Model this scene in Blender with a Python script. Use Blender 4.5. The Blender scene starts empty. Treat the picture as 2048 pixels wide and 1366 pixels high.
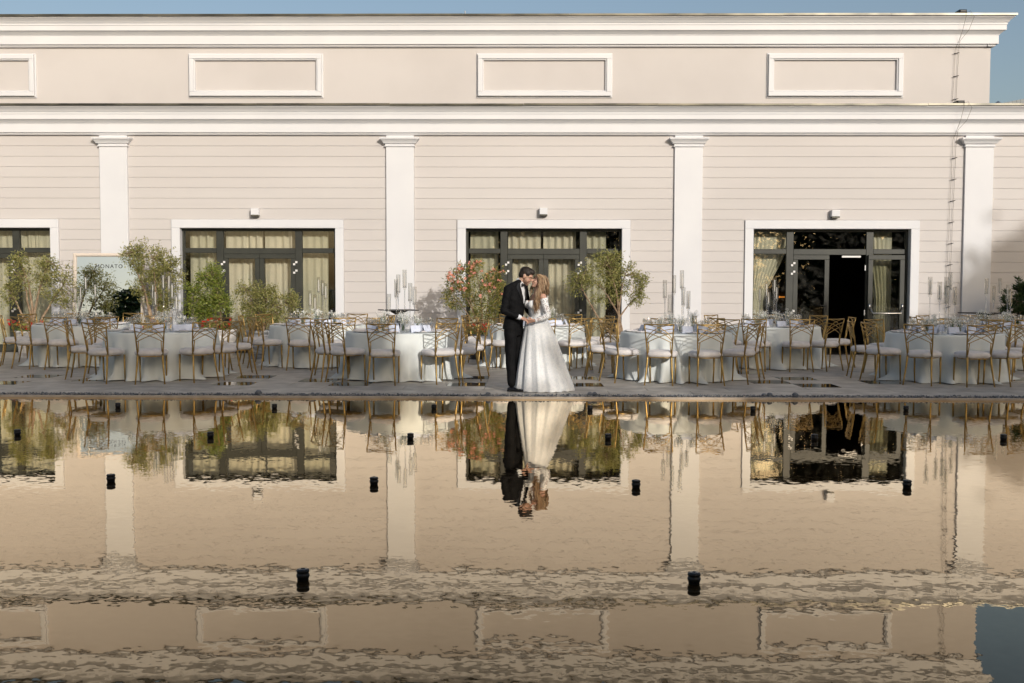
import bpy, math, random
import numpy as np
from mathutils import Vector, Matrix
from mathutils.bvhtree import BVHTree

R = math.radians
PI = math.pi
sc = bpy.context.scene
COL = sc.collection
rnd = random.Random(7)

# ------------------------------------------------------------------ camera
F_PX, PITCH, YAW, ROLL, CAM_H = 2093.8, 0.0531, -0.0126, 0.0022, 1.5227
fw = Vector((math.sin(YAW) * math.cos(PITCH), math.cos(YAW) * math.cos(PITCH), -math.sin(PITCH)))
rt = Vector((math.cos(YAW), -math.sin(YAW), 0))
up = rt.cross(fw)
CR = rt * math.cos(ROLL) + up * math.sin(ROLL)
CU = up * math.cos(ROLL) - rt * math.sin(ROLL)
CPOS = Vector((0, 0, CAM_H))
cd = bpy.data.cameras.new('camera')
cam = bpy.data.objects.new('camera', cd)
COL.objects.link(cam)
cam.matrix_world = Matrix(((CR.x, CU.x, -fw.x, 0), (CR.y, CU.y, -fw.y, 0), (CR.z, CU.z, -fw.z, CAM_H), (0, 0, 0, 1)))
cd.sensor_width = 36
cd.lens = F_PX / 2048 * 36
cd.clip_start = 0.1
cd.clip_end = 3000
sc.camera = cam

# ------------------------------------------------------------------ world and sun
SUN_AZ, SUN_EL = R(25), R(18)
world = bpy.data.worlds.new('World')
sc.world = world
world.use_nodes = True
wn = world.node_tree
bg = wn.nodes['Background']
sky = wn.nodes.new('ShaderNodeTexSky')
sky.sky_type = 'NISHITA'
sky.sun_disc = False
sky.sun_elevation = SUN_EL
sky.sun_rotation = PI - SUN_AZ
sky.air_density = 1.0
sky.dust_density = 3.5
sky.ozone_density = 0.6
wn.links.new(sky.outputs[0], bg.inputs[0])
bg.inputs[1].default_value = 0.125
sd = bpy.data.lights.new('sun', 'SUN')
sd.energy = 2.75
sd.angle = R(0.6)
sd.color = (1.0, 0.955, 0.895)
sun = bpy.data.objects.new('sun', sd)
COL.objects.link(sun)
sdir = Vector((math.sin(SUN_AZ) * math.cos(SUN_EL), -math.cos(SUN_AZ) * math.cos(SUN_EL), math.sin(SUN_EL)))
sun.rotation_euler = (-sdir).to_track_quat('-Z', 'Y').to_euler()
sun.location = sdir * 40
vs = sc.view_settings
vs.view_transform = 'Standard'
vs.look = 'None'
vs.exposure = 0.0
vs.gamma = 1.0
sc.cycles.max_bounces = 8
sc.cycles.transparent_max_bounces = 24
sc.cycles.caustics_reflective = False
sc.cycles.caustics_refractive = False

# ------------------------------------------------------------------ pixel helpers (photo pixels, 2048 x 1366)
def ray(px, py):
    return fw * F_PX + CR * (px - 1024) + CU * (683 - py)

def at(px, py, Y):                       # point on the vertical plane y = Y
    d = ray(px, py)
    return CPOS + d * (Y / d.y)

def gnd(px, py, z=0.0):                  # point on the ground
    d = ray(px, py)
    return CPOS + d * ((z - CAM_H) / d.z)

def gx(px, Y):                           # ground point at depth Y under image column px
    a, b = 600.0, 1300.0
    for _ in range(40):
        m = (a + b) / 2
        if gnd(px, m).y > Y: a = m
        else: b = m
    return gnd(px, a).x

# ------------------------------------------------------------------ mesh helpers
class MB:
    def __init__(self): self.v = []; self.f = []
    def add(self, vs_, fs_):
        n = len(self.v)
        self.v.extend([tuple(p) for p in vs_])
        self.f.extend([tuple(i + n for i in f) for f in fs_])
    def box(self, x0, x1, y0, y1, z0, z1):
        self.add([(x0,y0,z0),(x1,y0,z0),(x1,y1,z0),(x0,y1,z0),(x0,y0,z1),(x1,y0,z1),(x1,y1,z1),(x0,y1,z1)],
                 [(0,3,2,1),(4,5,6,7),(0,1,5,4),(1,2,6,5),(2,3,7,6),(3,0,4,7)])
        return self
    def bbox(self, x0, x1, y0, y1, z0, z1, b=0.006):   # box whose front (-y) edges are chamfered
        self.add([(x0,y1,z0),(x1,y1,z0),(x1,y1,z1),(x0,y1,z1),
                  (x0,y0+b,z0),(x1,y0+b,z0),(x1,y0+b,z1),(x0,y0+b,z1),
                  (x0+b,y0,z0+b),(x1-b,y0,z0+b),(x1-b,y0,z1-b),(x0+b,y0,z1-b)],
                 [(0,1,2,3),(4,5,1,0),(5,6,2,1),(6,7,3,2),(7,4,0,3),
                  (8,9,5,4),(9,10,6,5),(10,11,7,6),(11,8,4,7),(11,10,9,8)])
        return self
    def rings(self, rs, cap=True, closed=True):
        n = len(rs[0]); b = len(self.v)
        for r in rs: self.v.extend([tuple(p) for p in r])
        for i in range(len(rs) - 1):
            for j in range(n if closed else n - 1):
                k = (j + 1) % n
                self.f.append((b + i*n + j, b + i*n + k, b + (i+1)*n + k, b + (i+1)*n + j))
        if cap:
            self.f.append(tuple(b + j for j in range(n))[::-1])
            self.f.append(tuple(b + (len(rs)-1)*n + j for j in range(n)))
        return self
    def tube(self, pts, rad, n=6, cap=True):
        pts = [Vector(p) for p in pts]
        if not hasattr(rad, '__len__'): rad = [rad] * len(pts)
        rs = []; a = None
        for i, p in enumerate(pts):
            t = (pts[min(i+1, len(pts)-1)] - pts[max(i-1, 0)]).normalized()
            if a is None:
                a = t.cross(Vector((0,0,1)) if abs(t.z) < .9 else Vector((1,0,0)))
            else:
                a = a - t*a.dot(t)
                if a.length < 1e-5: a = t.cross(Vector((.3,1,.2)))
            a.normalize(); b = t.cross(a)
            rs.append([p + (a*math.cos(2*PI*k/n) + b*math.sin(2*PI*k/n)) * rad[i] for k in range(n)])
        return self.rings(rs, cap)
    def lathe(self, prof, n=16, c=(0,0,0), sx=1, sy=1, cap=True):
        rs = [[(c[0] + r*sx*math.cos(2*PI*k/n), c[1] + r*sy*math.sin(2*PI*k/n), c[2] + z) for k in range(n)] for r, z in prof]
        return self.rings(rs, cap)
    def ell(self, c, r, M=None, nu=14, nv=9):
        rs = []
        for i in range(1, nv):
            ph = -PI/2 + PI*i/nv
            rs.append([(r[0]*math.cos(ph)*math.cos(2*PI*k/nu), r[1]*math.cos(ph)*math.sin(2*PI*k/nu), r[2]*math.sin(ph)) for k in range(nu)])
        b = len(self.v); vv = [p for q in rs for p in q] + [(0,0,-r[2]), (0,0,r[2])]
        c = Vector(c)
        for p in vv:
            p = Vector(p)
            if M is not None: p = M @ p
            self.v.append(tuple(p + c))
        m = len(rs)
        for i in range(m-1):
            for j in range(nu):
                k = (j+1) % nu
                self.f.append((b+i*nu+j, b+i*nu+k, b+(i+1)*nu+k, b+(i+1)*nu+j))
        for j in range(nu):
            k = (j+1) % nu
            self.f.append((b+k, b+j, b+m*nu)); self.f.append((b+(m-1)*nu+j, b+(m-1)*nu+k, b+m*nu+1))
        return self
    def cap(self, a, b, ra, rb, n=12):
        a, b = Vector(a), Vector(b)
        t = (b-a).normalized()
        pts, rr = [], []
        for k in range(5):
            q = PI/2 * k/5; pts.append(a - t*ra*math.cos(q)); rr.append(max(ra*math.sin(q), 1e-4))
        pts.append(a); rr.append(ra); pts.append(b); rr.append(rb)
        for k in range(1, 6):
            q = PI/2 * k/5; pts.append(b + t*rb*math.sin(q)); rr.append(max(rb*math.cos(q), 1e-4))
        # straight axis: constant frame
        x = t.cross(Vector((0.31,0.77,0.55))).normalized(); y = t.cross(x)
        self.rings([[p + (x*math.cos(2*PI*k/n)+y*math.sin(2*PI*k/n))*r for k in range(n)] for p, r in zip(pts, rr)])
        return self
    def mesh(self, name='mesh', smooth=False):
        me = bpy.data.meshes.new(name)
        me.from_pydata(self.v, [], self.f)
        me.validate(); me.update()
        if smooth: me.polygons.foreach_set('use_smooth', [True]*len(me.polygons))
        return me

def obj(name, me, mat=None, parent=None, smooth=False, loc=None):
    if isinstance(me, MB): me = me.mesh(name, smooth)
    if mat and not me.materials: me.materials.append(mat)
    o = bpy.data.objects.new(name, me)
    COL.objects.link(o)
    if parent: o.parent = parent
    if loc is not None: o.location = loc
    return o

def tag(o, label, cat, group=None):
    o['label'] = label; o['category'] = cat
    if group: o['group'] = group
    return o

def struct(o):
    o['kind'] = 'structure'; return o

def thing(name, label, cat, loc=(0,0,0), rz=0, group=None):
    o = bpy.data.objects.new(name, None)
    o.empty_display_size = 0.1
    COL.objects.link(o)
    o.location = loc; o.rotation_euler = (0,0,rz)
    return tag(o, label, cat, group)

def copy_tree(src, parent=None):
    c = src.copy(); COL.objects.link(c); c.parent = parent
    for ch in src.children: copy_tree(ch, c)
    return c

# ------------------------------------------------------------------ materials
MATS = {}
def nt(m): return m.node_tree.nodes, m.node_tree.links
def pbsdf(name, col, rough=0.6, metal=0.0, ior=1.45, spec=0.5):
    m = bpy.data.materials.new(name); m.use_nodes = True
    p = m.node_tree.nodes['Principled BSDF']
    p.inputs['Base Color'].default_value = (*col, 1)
    p.inputs['Roughness'].default_value = rough
    p.inputs['Metallic'].default_value = metal
    p.inputs['IOR'].default_value = ior
    p.inputs['Specular IOR Level'].default_value = spec
    MATS[name] = m
    return m

def noisy(m, c1, c2, scale=4.0, detail=4, bump=0.0, bscale=None, stretch=(1,1,1), lo=.35, hi=.65, dist=0.01):
    N, L = nt(m); p = N['Principled BSDF']
    g = N.new('ShaderNodeNewGeometry'); mp = N.new('ShaderNodeMapping'); mp.inputs['Scale'].default_value = stretch
    L.new(g.outputs['Position'], mp.inputs['Vector'])
    n = N.new('ShaderNodeTexNoise'); n.inputs['Scale'].default_value = scale; n.inputs['Detail'].default_value = detail
    L.new(mp.outputs[0], n.inputs['Vector'])
    r = N.new('ShaderNodeValToRGB'); r.color_ramp.elements[0].position = lo; r.color_ramp.elements[1].position = hi
    r.color_ramp.elements[0].color = (*c1, 1); r.color_ramp.elements[1].color = (*c2, 1)
    L.new(n.outputs['Fac'], r.inputs[0]); L.new(r.outputs[0], p.inputs['Base Color'])
    if bump:
        n2 = N.new('ShaderNodeTexNoise'); n2.inputs['Scale'].default_value = bscale or scale*6; n2.inputs['Detail'].default_value = 3
        L.new(mp.outputs[0], n2.inputs['Vector'])
        b = N.new('ShaderNodeBump'); b.inputs['Strength'].default_value = bump; b.inputs['Distance'].default_value = dist
        L.new(n2.outputs['Fac'], b.inputs['Height']); L.new(b.outputs[0], p.inputs['Normal'])
    return m

M_wall = noisy(pbsdf('wall_render', (.6,.54,.47), .8), (.53,.50,.485), (.57,.54,.525), .7, 5, .25, 60, dist=.004)
M_board = noisy(pbsdf('siding_paint', (.6,.54,.47), .62), (.54,.51,.495), (.575,.545,.53), 1.1, 5, .15, 45, (0.25,1,1), dist=.003)
M_trim = noisy(pbsdf('trim_white', (.78,.75,.72), .6), (.65,.655,.68), (.69,.695,.715), .9, 5, .1, 60, dist=.003)
M_flash = noisy(pbsdf('flashing', (.1,.1,.085), .35, .6), (.06,.058,.05), (.16,.15,.12), 1.5, 3)
M_frame = noisy(pbsdf('window_frame_grey', (.05,.055,.045), .45), (.028,.030,.025), (.040,.042,.034), 3, 4)
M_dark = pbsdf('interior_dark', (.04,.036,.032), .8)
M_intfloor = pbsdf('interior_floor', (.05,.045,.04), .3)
M_steel = pbsdf('brushed_steel', (.62,.6,.57), .3, 1.0)
M_whitemetal = pbsdf('white_metal', (.75,.74,.72), .4)
M_black = pbsdf('black_metal', (.012,.012,.013), .45)
M_gold = noisy(pbsdf('gold_paint', (.35,.23,.08), .38, .75), (.33,.215,.068), (.48,.325,.12), 8, 3)
M_cushion = noisy(pbsdf('cushion_velvet', (.7,.6,.54), .9), (.64,.60,.575), (.75,.71,.685), 9, 4, .5, 70, dist=.006)
M_cushion.node_tree.nodes['Principled BSDF'].inputs['Sheen Weight'].default_value = .3
M_cloth = noisy(pbsdf('tablecloth', (.76,.77,.74), .85), (.71,.745,.725), (.76,.79,.77), 2.5, 4, .12, 300, dist=.002)
M_plate = pbsdf('plate_porcelain', (.72,.72,.72), .15)
M_napkin = pbsdf('napkin_linen', (.62,.58,.58), .9)
M_card = noisy(pbsdf('card_paper', (.62,.66,.78), .7), (.60,.64,.76), (.68,.72,.82), 30, 2)
M_cutlery = pbsdf('cutlery', (.7,.68,.65), .2, 1.0)
M_candle = pbsdf('candle_wax', (.82,.79,.74), .5)
M_bark = noisy(pbsdf('olive_bark', (.25,.18,.12), .9), (.20,.13,.08), (.36,.27,.18), 14, 5, .6, 40, dist=.01)
M_pot = noisy(pbsdf('white_pot', (.6,.58,.55), .75), (.46,.44,.42), (.68,.66,.63), 6, 5, .3, 30, (1,1,3), dist=.01)
M_potgrey = noisy(pbsdf('grey_pot', (.25,.26,.27), .75), (.16,.17,.18), (.38,.39,.40), 7, 5, .3, 30, (1,1,4), dist=.01)
M_potdark = noisy(pbsdf('dark_pot', (.05,.05,.055), .7), (.03,.03,.033), (.09,.09,.095), 7, 5)
M_soil = pbsdf('soil', (.03,.022,.015), .95)
M_baby = pbsdf('white_petals', (.82,.82,.78), .8)
M_stem = pbsdf('green_stem', (.06,.12,.03), .7)
M_pink = noisy(pbsdf('pink_petals', (.75,.25,.22), .7), (.68,.20,.13), (.85,.42,.34), 40, 2)
M_red = pbsdf('red_petals', (.62,.015,.012), .6)
M_amber = bpy.data.materials.new('amber_glow'); M_amber.use_nodes = True
_p = M_amber.node_tree.nodes['Principled BSDF']; _p.inputs['Base Color'].default_value = (.3,.12,.02,1)
_p.inputs['Emission Color'].default_value = (1,.33,.04,1); _p.inputs['Emission Strength'].default_value = .9

def leafmat(name, c1, c2, c3, trans=.35):
    m = bpy.data.materials.new(name); m.use_nodes = True; N, L = nt(m)
    N.remove(N['Principled BSDF']); out = N['Material Output']
    g = N.new('ShaderNodeNewGeometry'); r = N.new('ShaderNodeValToRGB')
    e = r.color_ramp.elements; e[0].color = (*c1,1); e[1].color = (*c3,1); k = e.new(.55); k.color = (*c2,1)
    L.new(g.outputs['Random Per Island'], r.inputs[0])
    d = N.new('ShaderNodeBsdfPrincipled'); d.inputs['Roughness'].default_value = .45
    t = N.new('ShaderNodeBsdfTranslucent'); mx = N.new('ShaderNodeMixShader'); mx.inputs[0].default_value = trans
    L.new(r.outputs[0], d.inputs['Base Color']); L.new(r.outputs[0], t.inputs[0])
    L.new(d.outputs[0], mx.inputs[1]); L.new(t.outputs[0], mx.inputs[2]); L.new(mx.outputs[0], out.inputs[0])
    return m
M_olive = leafmat('olive_leaf', (.15,.165,.04), (.29,.29,.085), (.48,.44,.18))
M_green = leafmat('green_leaf', (.09,.135,.018), (.21,.265,.04), (.37,.39,.08))
M_olean = leafmat('oleander_leaf', (.10,.125,.025), (.23,.235,.055), (.45,.36,.10))
M_dgreen = leafmat('dark_leaf', (.02,.045,.015), (.04,.075,.022), (.075,.11,.03))
M_bigleaf = leafmat('tree_leaf', (.02,.04,.012), (.04,.07,.02), (.07,.10,.03), .2)

def thinglass(name, ior=1.45, tint=(1,1,1), boost=1.0, dirt=0.0, powr=4.0):
    m = bpy.data.materials.new(name); m.use_nodes = True; N, L = nt(m)
    N.remove(N['Principled BSDF']); out = N['Material Output']
    fr = N.new('ShaderNodeLayerWeight'); fr.inputs[0].default_value = .5      # same from both sides of a thin sheet
    pw = N.new('ShaderNodeMath'); pw.operation = 'POWER'; pw.inputs[1].default_value = powr
    mul = N.new('ShaderNodeMath'); mul.operation = 'MULTIPLY_ADD'; mul.inputs[1].default_value = .9; mul.inputs[2].default_value = .045*boost; mul.use_clamp = True
    L.new(fr.outputs['Facing'], pw.inputs[0])
    t = N.new('ShaderNodeBsdfTransparent'); t.inputs[0].default_value = (*tint,1)
    g = N.new('ShaderNodeBsdfGlossy'); g.inputs['Roughness'].default_value = 0.0
    mx = N.new('ShaderNodeMixShader')
    L.new(pw.outputs[0], mul.inputs[0]); L.new(mul.outputs[0], mx.inputs[0])
    L.new(t.outputs[0], mx.inputs[1]); L.new(g.outputs[0], mx.inputs[2])
    if dirt:
        n = N.new('ShaderNodeTexNoise'); n.inputs['Scale'].default_value = 2.2; n.inputs['Detail'].default_value = 6; n.inputs['Distortion'].default_value = 2.5
        gg = N.new('ShaderNodeNewGeometry'); L.new(gg.outputs['Position'], n.inputs['Vector'])
        rr = N.new('ShaderNodeValToRGB'); rr.color_ramp.elements[0].position = .5; rr.color_ramp.elements[1].position = .8
        rr.color_ramp.elements[1].color = (dirt,)*3 + (1,)
        L.new(n.outputs['Fac'], rr.inputs[0])
        df = N.new('ShaderNodeBsdfDiffuse'); df.inputs[0].default_value = (.7,.68,.62,1)
        m2 = N.new('ShaderNodeMixShader'); L.new(rr.outputs[0], m2.inputs[0]); L.new(mx.outputs[0], m2.inputs[1]); L.new(df.outputs[0], m2.inputs[2])
        L.new(m2.outputs[0], out.inputs[0])
    else:
        L.new(mx.outputs[0], out.inputs[0])
    return m
M_pane = thinglass('window_glass', 1.5, (.90,.90,.86), 1.7, .03)
M_glass = thinglass('clear_glass', 1.5, (.97,.97,.965), 3.2, 0, 2.0)
M_mirror = pbsdf('mirror_silver', (.86,.89,.9), .0, 1.0)

M_curtain = noisy(pbsdf('curtain_linen', (.62,.55,.40), .9), (.73,.695,.62), (.80,.765,.69), 3, 3, .1, 200, (6,6,.2), dist=.003)
M_curtaing = noisy(pbsdf('curtain_sheer', (.5,.5,.38), .9), (.61,.60,.52), (.69,.675,.59), 3, 3, .1, 200, (6,6,.2), dist=.003)

# water: dark shallow basin under a nearly still surface, the ripples in the normal
M_water = bpy.data.materials.new('water'); M_water.use_nodes = True
N, L = nt(M_water); N.remove(N['Principled BSDF'])
wd_ = N.new('ShaderNodeBsdfDiffuse'); wd_.inputs[0].default_value = (.025,.015,.006,1)
wg_ = N.new('ShaderNodeBsdfGlossy'); wg_.inputs[0].default_value = (.98,.85,.66,1); wg_.inputs['Roughness'].default_value = .012
wf_ = N.new('ShaderNodeLayerWeight'); wf_.inputs[0].default_value = .5
wp_ = N.new('ShaderNodeMath'); wp_.operation = 'POWER'; wp_.inputs[1].default_value = 5.2; L.new(wf_.outputs['Facing'], wp_.inputs[0])
wk_ = N.new('ShaderNodeMath'); wk_.operation = 'MULTIPLY'; wk_.inputs[1].default_value = 2.1; wk_.use_clamp = True; L.new(wp_.outputs[0], wk_.inputs[0])
wm_ = N.new('ShaderNodeMixShader'); L.new(wk_.outputs[0], wm_.inputs[0]); L.new(wd_.outputs[0], wm_.inputs[1]); L.new(wg_.outputs[0], wm_.inputs[2]); L.new(wm_.outputs[0], N['Material Output'].inputs[0])
g = N.new('ShaderNodeNewGeometry')
def ripple(scale, amp, det, off):
    mp = N.new('ShaderNodeMapping'); mp.inputs['Location'].default_value = off; mp.inputs['Scale'].default_value = (.8,1.15,1)
    L.new(g.outputs['Position'], mp.inputs['Vector'])
    n = N.new('ShaderNodeTexNoise'); n.inputs['Scale'].default_value = scale; n.inputs['Detail'].default_value = det
    L.new(mp.outputs[0], n.inputs['Vector'])
    s = N.new('ShaderNodeVectorMath'); s.operation = 'SUBTRACT'; s.inputs[1].default_value = (.5,.5,.5)
    L.new(n.outputs['Color'], s.inputs[0])
    q = N.new('ShaderNodeVectorMath'); q.operation = 'MULTIPLY'; q.inputs[1].default_value = (amp,amp,0)
    L.new(s.outputs[0], q.inputs[0])
    return q
r1 = ripple(21.0, .021, 2.0, (0,0,0)); r2 = ripple(4.5, .007, 1, (7,3,1))
# gusts: patches of the pool are stirred more than others
gm = N.new('ShaderNodeTexNoise'); gm.inputs['Scale'].default_value = .35; gm.inputs['Detail'].default_value = 2
L.new(g.outputs['Position'], gm.inputs['Vector'])
gr = N.new('ShaderNodeMapRange'); gr.inputs[1].default_value = .35; gr.inputs[2].default_value = .65; gr.inputs[3].default_value = .45; gr.inputs[4].default_value = 1.2
L.new(gm.outputs['Fac'], gr.inputs[0])
sc1 = N.new('ShaderNodeVectorMath'); sc1.operation = 'SCALE'; L.new(r1.outputs[0], sc1.inputs[0]); L.new(gr.outputs[0], sc1.inputs['Scale'])
a1 = N.new('ShaderNodeVectorMath'); a1.operation = 'ADD'; L.new(sc1.outputs[0], a1.inputs[0]); L.new(r2.outputs[0], a1.inputs[1])
a2 = N.new('ShaderNodeVectorMath'); a2.operation = 'ADD'; a2.inputs[1].default_value = (0,0,1); L.new(a1.outputs[0], a2.inputs[0])
nn = N.new('ShaderNodeVectorMath'); nn.operation = 'NORMALIZE'; L.new(a2.outputs[0], nn.inputs[0]); L.new(nn.outputs[0], wg_.inputs['Normal']); L.new(nn.outputs[0], wf_.inputs['Normal'])

M_deck = noisy(pbsdf('deck_granite', (.2,.19,.175), .48), (.36,.33,.29), (.54,.50,.445), 3.5, 10, .2, 120, dist=.003)
M_joint = pbsdf('deck_joint', (.09,.085,.075), .9)
M_polish = noisy(pbsdf('polished_granite', (.02,.018,.015), .04), (.012,.011,.010), (.03,.026,.022), 40, 2)
M_coping = noisy(pbsdf('pool_edge_stone', (.52,.42,.32), .6), (.45,.36,.27), (.58,.48,.37), 5, 5, .2, 60)
M_pebble = leafmat('pebbles', (.06,.07,.08), (.18,.19,.2), (.42,.38,.33), 0)
M_ground = noisy(pbsdf('lawn', (.06,.08,.03), .95), (.05,.07,.025), (.09,.105,.045), .8, 6)
M_stone = noisy(pbsdf('grey_stone', (.14,.15,.17), .7), (.09,.10,.115), (.22,.23,.25), 20, 4)

# ------------------------------------------------------------------ setting: ground, water, deck
D = 23.45                  # face of the hall
EDGE = 14.40               # far edge of the pool
WZ = -0.035
struct(obj('ground', MB().box(-400,400,-400,500,-.32,-.14), M_ground))
struct(obj('pool_water', MB().box(-34,34,0.6,EDGE-.02,-.13,WZ), M_water))
struct(obj('near_terrace', MB().box(-34,34,-3.4,0.6,-.135,-.004), M_deck))
struct(obj('pool_edge', MB().bbox(-34,34,EDGE-.02,EDGE+.03,-.135,-.006,.006), M_coping))
struct(obj('gravel_bed', MB().box(-34,34,EDGE+.03,EDGE+.23,-.135,-.02), M_joint))
deck = struct(obj('deck', MB().box(-34,34,EDGE+.23,D+.05,-.135,-.014), M_joint))

P0 = EDGE + .235; CELL = .6
pol_px = [(527,751),(486,765),(615,758),(681,766),(105,751),(35,762),(175,757),(957,754),(952,767),(1171,755),(1191,768),
          (1522,762),(1487,746),(1614,756),(1662,769),(1724,762),(2034,758),(300,752),(760,756),(1350,757),(850,750),(1850,757)]
pol = set()
for q in pol_px:
    w = gnd(*q); pol.add((int((w.y-P0)//CELL), int(math.floor(w.x/CELL))))
def slabmesh(w, d, name, mat):
    b = .003
    m = MB(); m.add([(0,0,-.02),(w,0,-.02),(w,d,-.02),(0,d,-.02),(0,0,-b),(w,0,-b),(w,d,-b),(0,d,-b),(b,b,0),(w-b,b,0),(w-b,d-b,0),(b,d-b,0)],
                    [(0,3,2,1),(0,1,5,4),(1,2,6,5),(2,3,7,6),(3,0,4,7),(4,5,9,8),(5,6,10,9),(6,7,11,10),(7,4,8,11),(8,9,10,11)])
    me = m.mesh(name); me.materials.append(mat); return me
SL2 = slabmesh(2*CELL-.007, CELL-.007, 'paving_slab', M_deck)
SL1 = slabmesh(CELL-.007, CELL-.007, 'paving_slab_half', M_deck)
SLP = slabmesh(CELL-.007, CELL-.007, 'polished_slab', M_polish)
nrow = int((D - .03 - P0)/CELL)
for r_ in range(nrow):
    y = P0 + r_*CELL
    half = y/2.045 + .5
    c0, c1 = int(math.floor((-half-.1*0)/CELL)), int(math.ceil(half/CELL))
    c = c0 - ((c0 + r_) % 2)
    while c < c1:
        if (r_, c) in pol: me, n, nm = SLP, 1, 'polished_slab'
        elif (r_, c+1) in pol: me, n, nm = SL1, 1, 'paving_slab'
        elif (c + r_) % 2: me, n, nm = SL1, 1, 'paving_slab'
        else: me, n, nm = SL2, 2, 'paving_slab'
        o = bpy.data.objects.new(nm, me); COL.objects.link(o); o.parent = deck
        o.location = (c*CELL, y, rnd.uniform(-.0012,.0012)); c += n
# the rest of the deck, outside the view
for s in (-1, 1):
    m = MB()
    for r_ in range(nrow + 1):
        y = P0 + r_*CELL; half = y/2.045 + 2.0
        y1 = min(y + CELL - .007, D+.04)
        a, b = (half, 33.9) if s > 0 else (-33.9, -half)
        m.box(a, b, y, y1, -.0135, -.001)
    o = obj('paving_margin', m, M_deck, deck); o['kind'] = 'stuff'
m = MB(); m.box(-14.2, 14.2, P0+nrow*CELL, D+.03, -.0135, -.0005)
obj('threshold_strip', m, M_deck, deck)

# pebbles in the joint between deck and pool edge
rp = random.Random(3); m = MB()
for i in range(7500):
    x = rp.uniform(-9.2, 9.2); y = rp.uniform(EDGE+.035, EDGE+.225); r = rp.uniform(.008,.02)
    z = -.022 + rp.random()*.03; a = rp.random()*PI; e = rp.uniform(.7,1.5)
    ca, sa = math.cos(a), math.sin(a)
    pts = [(r*e,0,0),(0,r,0),(-r*e,0,0),(0,-r,0),(0,0,r*.8),(0,0,-r*.8)]
    m.add([(x+px*ca-py*sa, y+px*sa+py*ca, z+pz) for px,py,pz in pts],
          [(0,1,4),(1,2,4),(2,3,4),(3,0,4),(1,0,5),(2,1,5),(3,2,5),(0,3,5)])
o = obj('pebbles', m, M_pebble); o['kind'] = 'stuff'; o['label'] = 'narrow strip of small grey pebbles along the pool edge'; o['category'] = 'pebbles'
def stone(px, r, label, Y=EDGE+.14):
    mm = MB().ell((0,0,0),(r*rp.uniform(.9,1.2), r, r*.85), None, 9, 6)
    mm.v = [tuple(c*(1+rp.uniform(-.09,.09)) for c in v) for v in mm.v]
    o = obj('stone', mm, M_stone, smooth=True, loc=(gx(px, Y), Y, -.01 + r*.7))
    tag(o, label, 'stone', 'large stones on the pool edge')
stone(517, .048, 'large grey stone on pool edge in front of the far left gap between tables')
stone(625, .026, 'small dark stone on pool edge left of the couple')
stone(976, .035, 'dark pointed stone on pool edge just left of the groom')
stone(1138, .026, 'flat brown stone on pool edge below the end of the dress')
stone(1180, .04, 'left one of two round blue-grey stones on pool edge right of the bride')
stone(1189, .04, 'right one of two round blue-grey stones on pool edge right of the bride')
stone(1528, .032, 'left one of two stones on pool edge in front of the front right table')
stone(1539, .038, 'right one of two stones on pool edge in front of the front right table')
stone(1590, .04, 'single dark stone on pool edge before the open doorway')

# ------------------------------------------------------------------ the hall
hall = thing('banquet_hall', 'long cream banquet hall with white pilasters, cornices and glazed doors', 'building', (0, D, 0))
X0, PS = -9.1924, 6.4
bays = [X0 - PS/2 + PS*i for i in range(4)]        # bay centres (door units)
PW = .31                                           # pilaster half width
DW, DH = 1.74, 2.80                                # door opening half width, height
XL, XR = X0 - PS - 2, X0 + 3*PS + 7.5              # wall ends
XU = at(1980, 150, D).x                            # end of the upper storey
zc_bot = at(1090, 271, D).z                        # underside of the lower cornice
zc_top = zc_bot + .64
zu_bot = at(1090, 95, D).z
zu_top = zu_bot + .66
def HB(nm, m, mat, parent=None, smooth=False): return obj(nm, m, mat, parent or hall, smooth)

# backing wall with the door openings left out (local y: 0 is the face of the boards)
m = MB(); xs = XL
for b in bays:
    m.box(xs, b-DW-.02, .012, .30, 0, zc_bot+.1); m.box(b-DW-.02, b+DW+.02, .012, .30, DH+.02, zc_bot+.1); xs = b+DW+.02
m.box(xs, XR, .012, .30, 0, zc_bot+.1)
HB('wall', m, M_wall)
HB('upper_wall', MB().box(XL, XU, .0, .35, zc_bot+.12, zu_bot+.1), M_wall)
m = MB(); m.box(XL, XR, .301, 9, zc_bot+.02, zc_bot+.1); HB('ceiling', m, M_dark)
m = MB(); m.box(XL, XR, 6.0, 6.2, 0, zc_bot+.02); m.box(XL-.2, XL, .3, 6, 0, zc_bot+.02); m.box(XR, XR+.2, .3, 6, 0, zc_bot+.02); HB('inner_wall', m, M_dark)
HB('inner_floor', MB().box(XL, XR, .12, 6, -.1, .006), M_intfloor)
HB('roof', MB().box(XL, XU, .3, 9, zu_top-.12, zu_top-.02), M_flash)

# siding boards, one by one
BH = .2322
edges = [XL] + [X0 + PS*i for i in range(-1, 4)] + [XR]
for bi in range(len(edges)-1):
    a = edges[bi] + (PW if bi else 0); b = edges[bi+1] - (PW if bi < len(edges)-2 else 0)
    if b < -12.6 or a > 12.6: 
        continue
    z = zc_bot
    while z > .01:
        z0 = max(z - BH, .005); segs = [(a, b)]
        ctr = [c for c in bays if a < c < b]
        if ctr and z0 < DH + .19:
            c = ctr[0]; segs = [(a, c-DW-.196), (c+DW+.196, b)]
            if z > DH + .19 + .005: segs += [(c-DW-.196, c+DW+.196)] if False else []
        for s0, s1 in segs:
            HB('siding_board', MB().bbox(s0+.001, s1-.001, 0, .0275, z0+.0018, z-.0018, .005), M_board)
        if ctr and z0 < DH+.19 < z-.01:
            c = ctr[0]
            HB('siding_board', MB().bbox(c-DW-.195, c+DW+.195, 0, .0275, DH+.193, z-.0022, .0055), M_board)
        z -= BH

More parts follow.
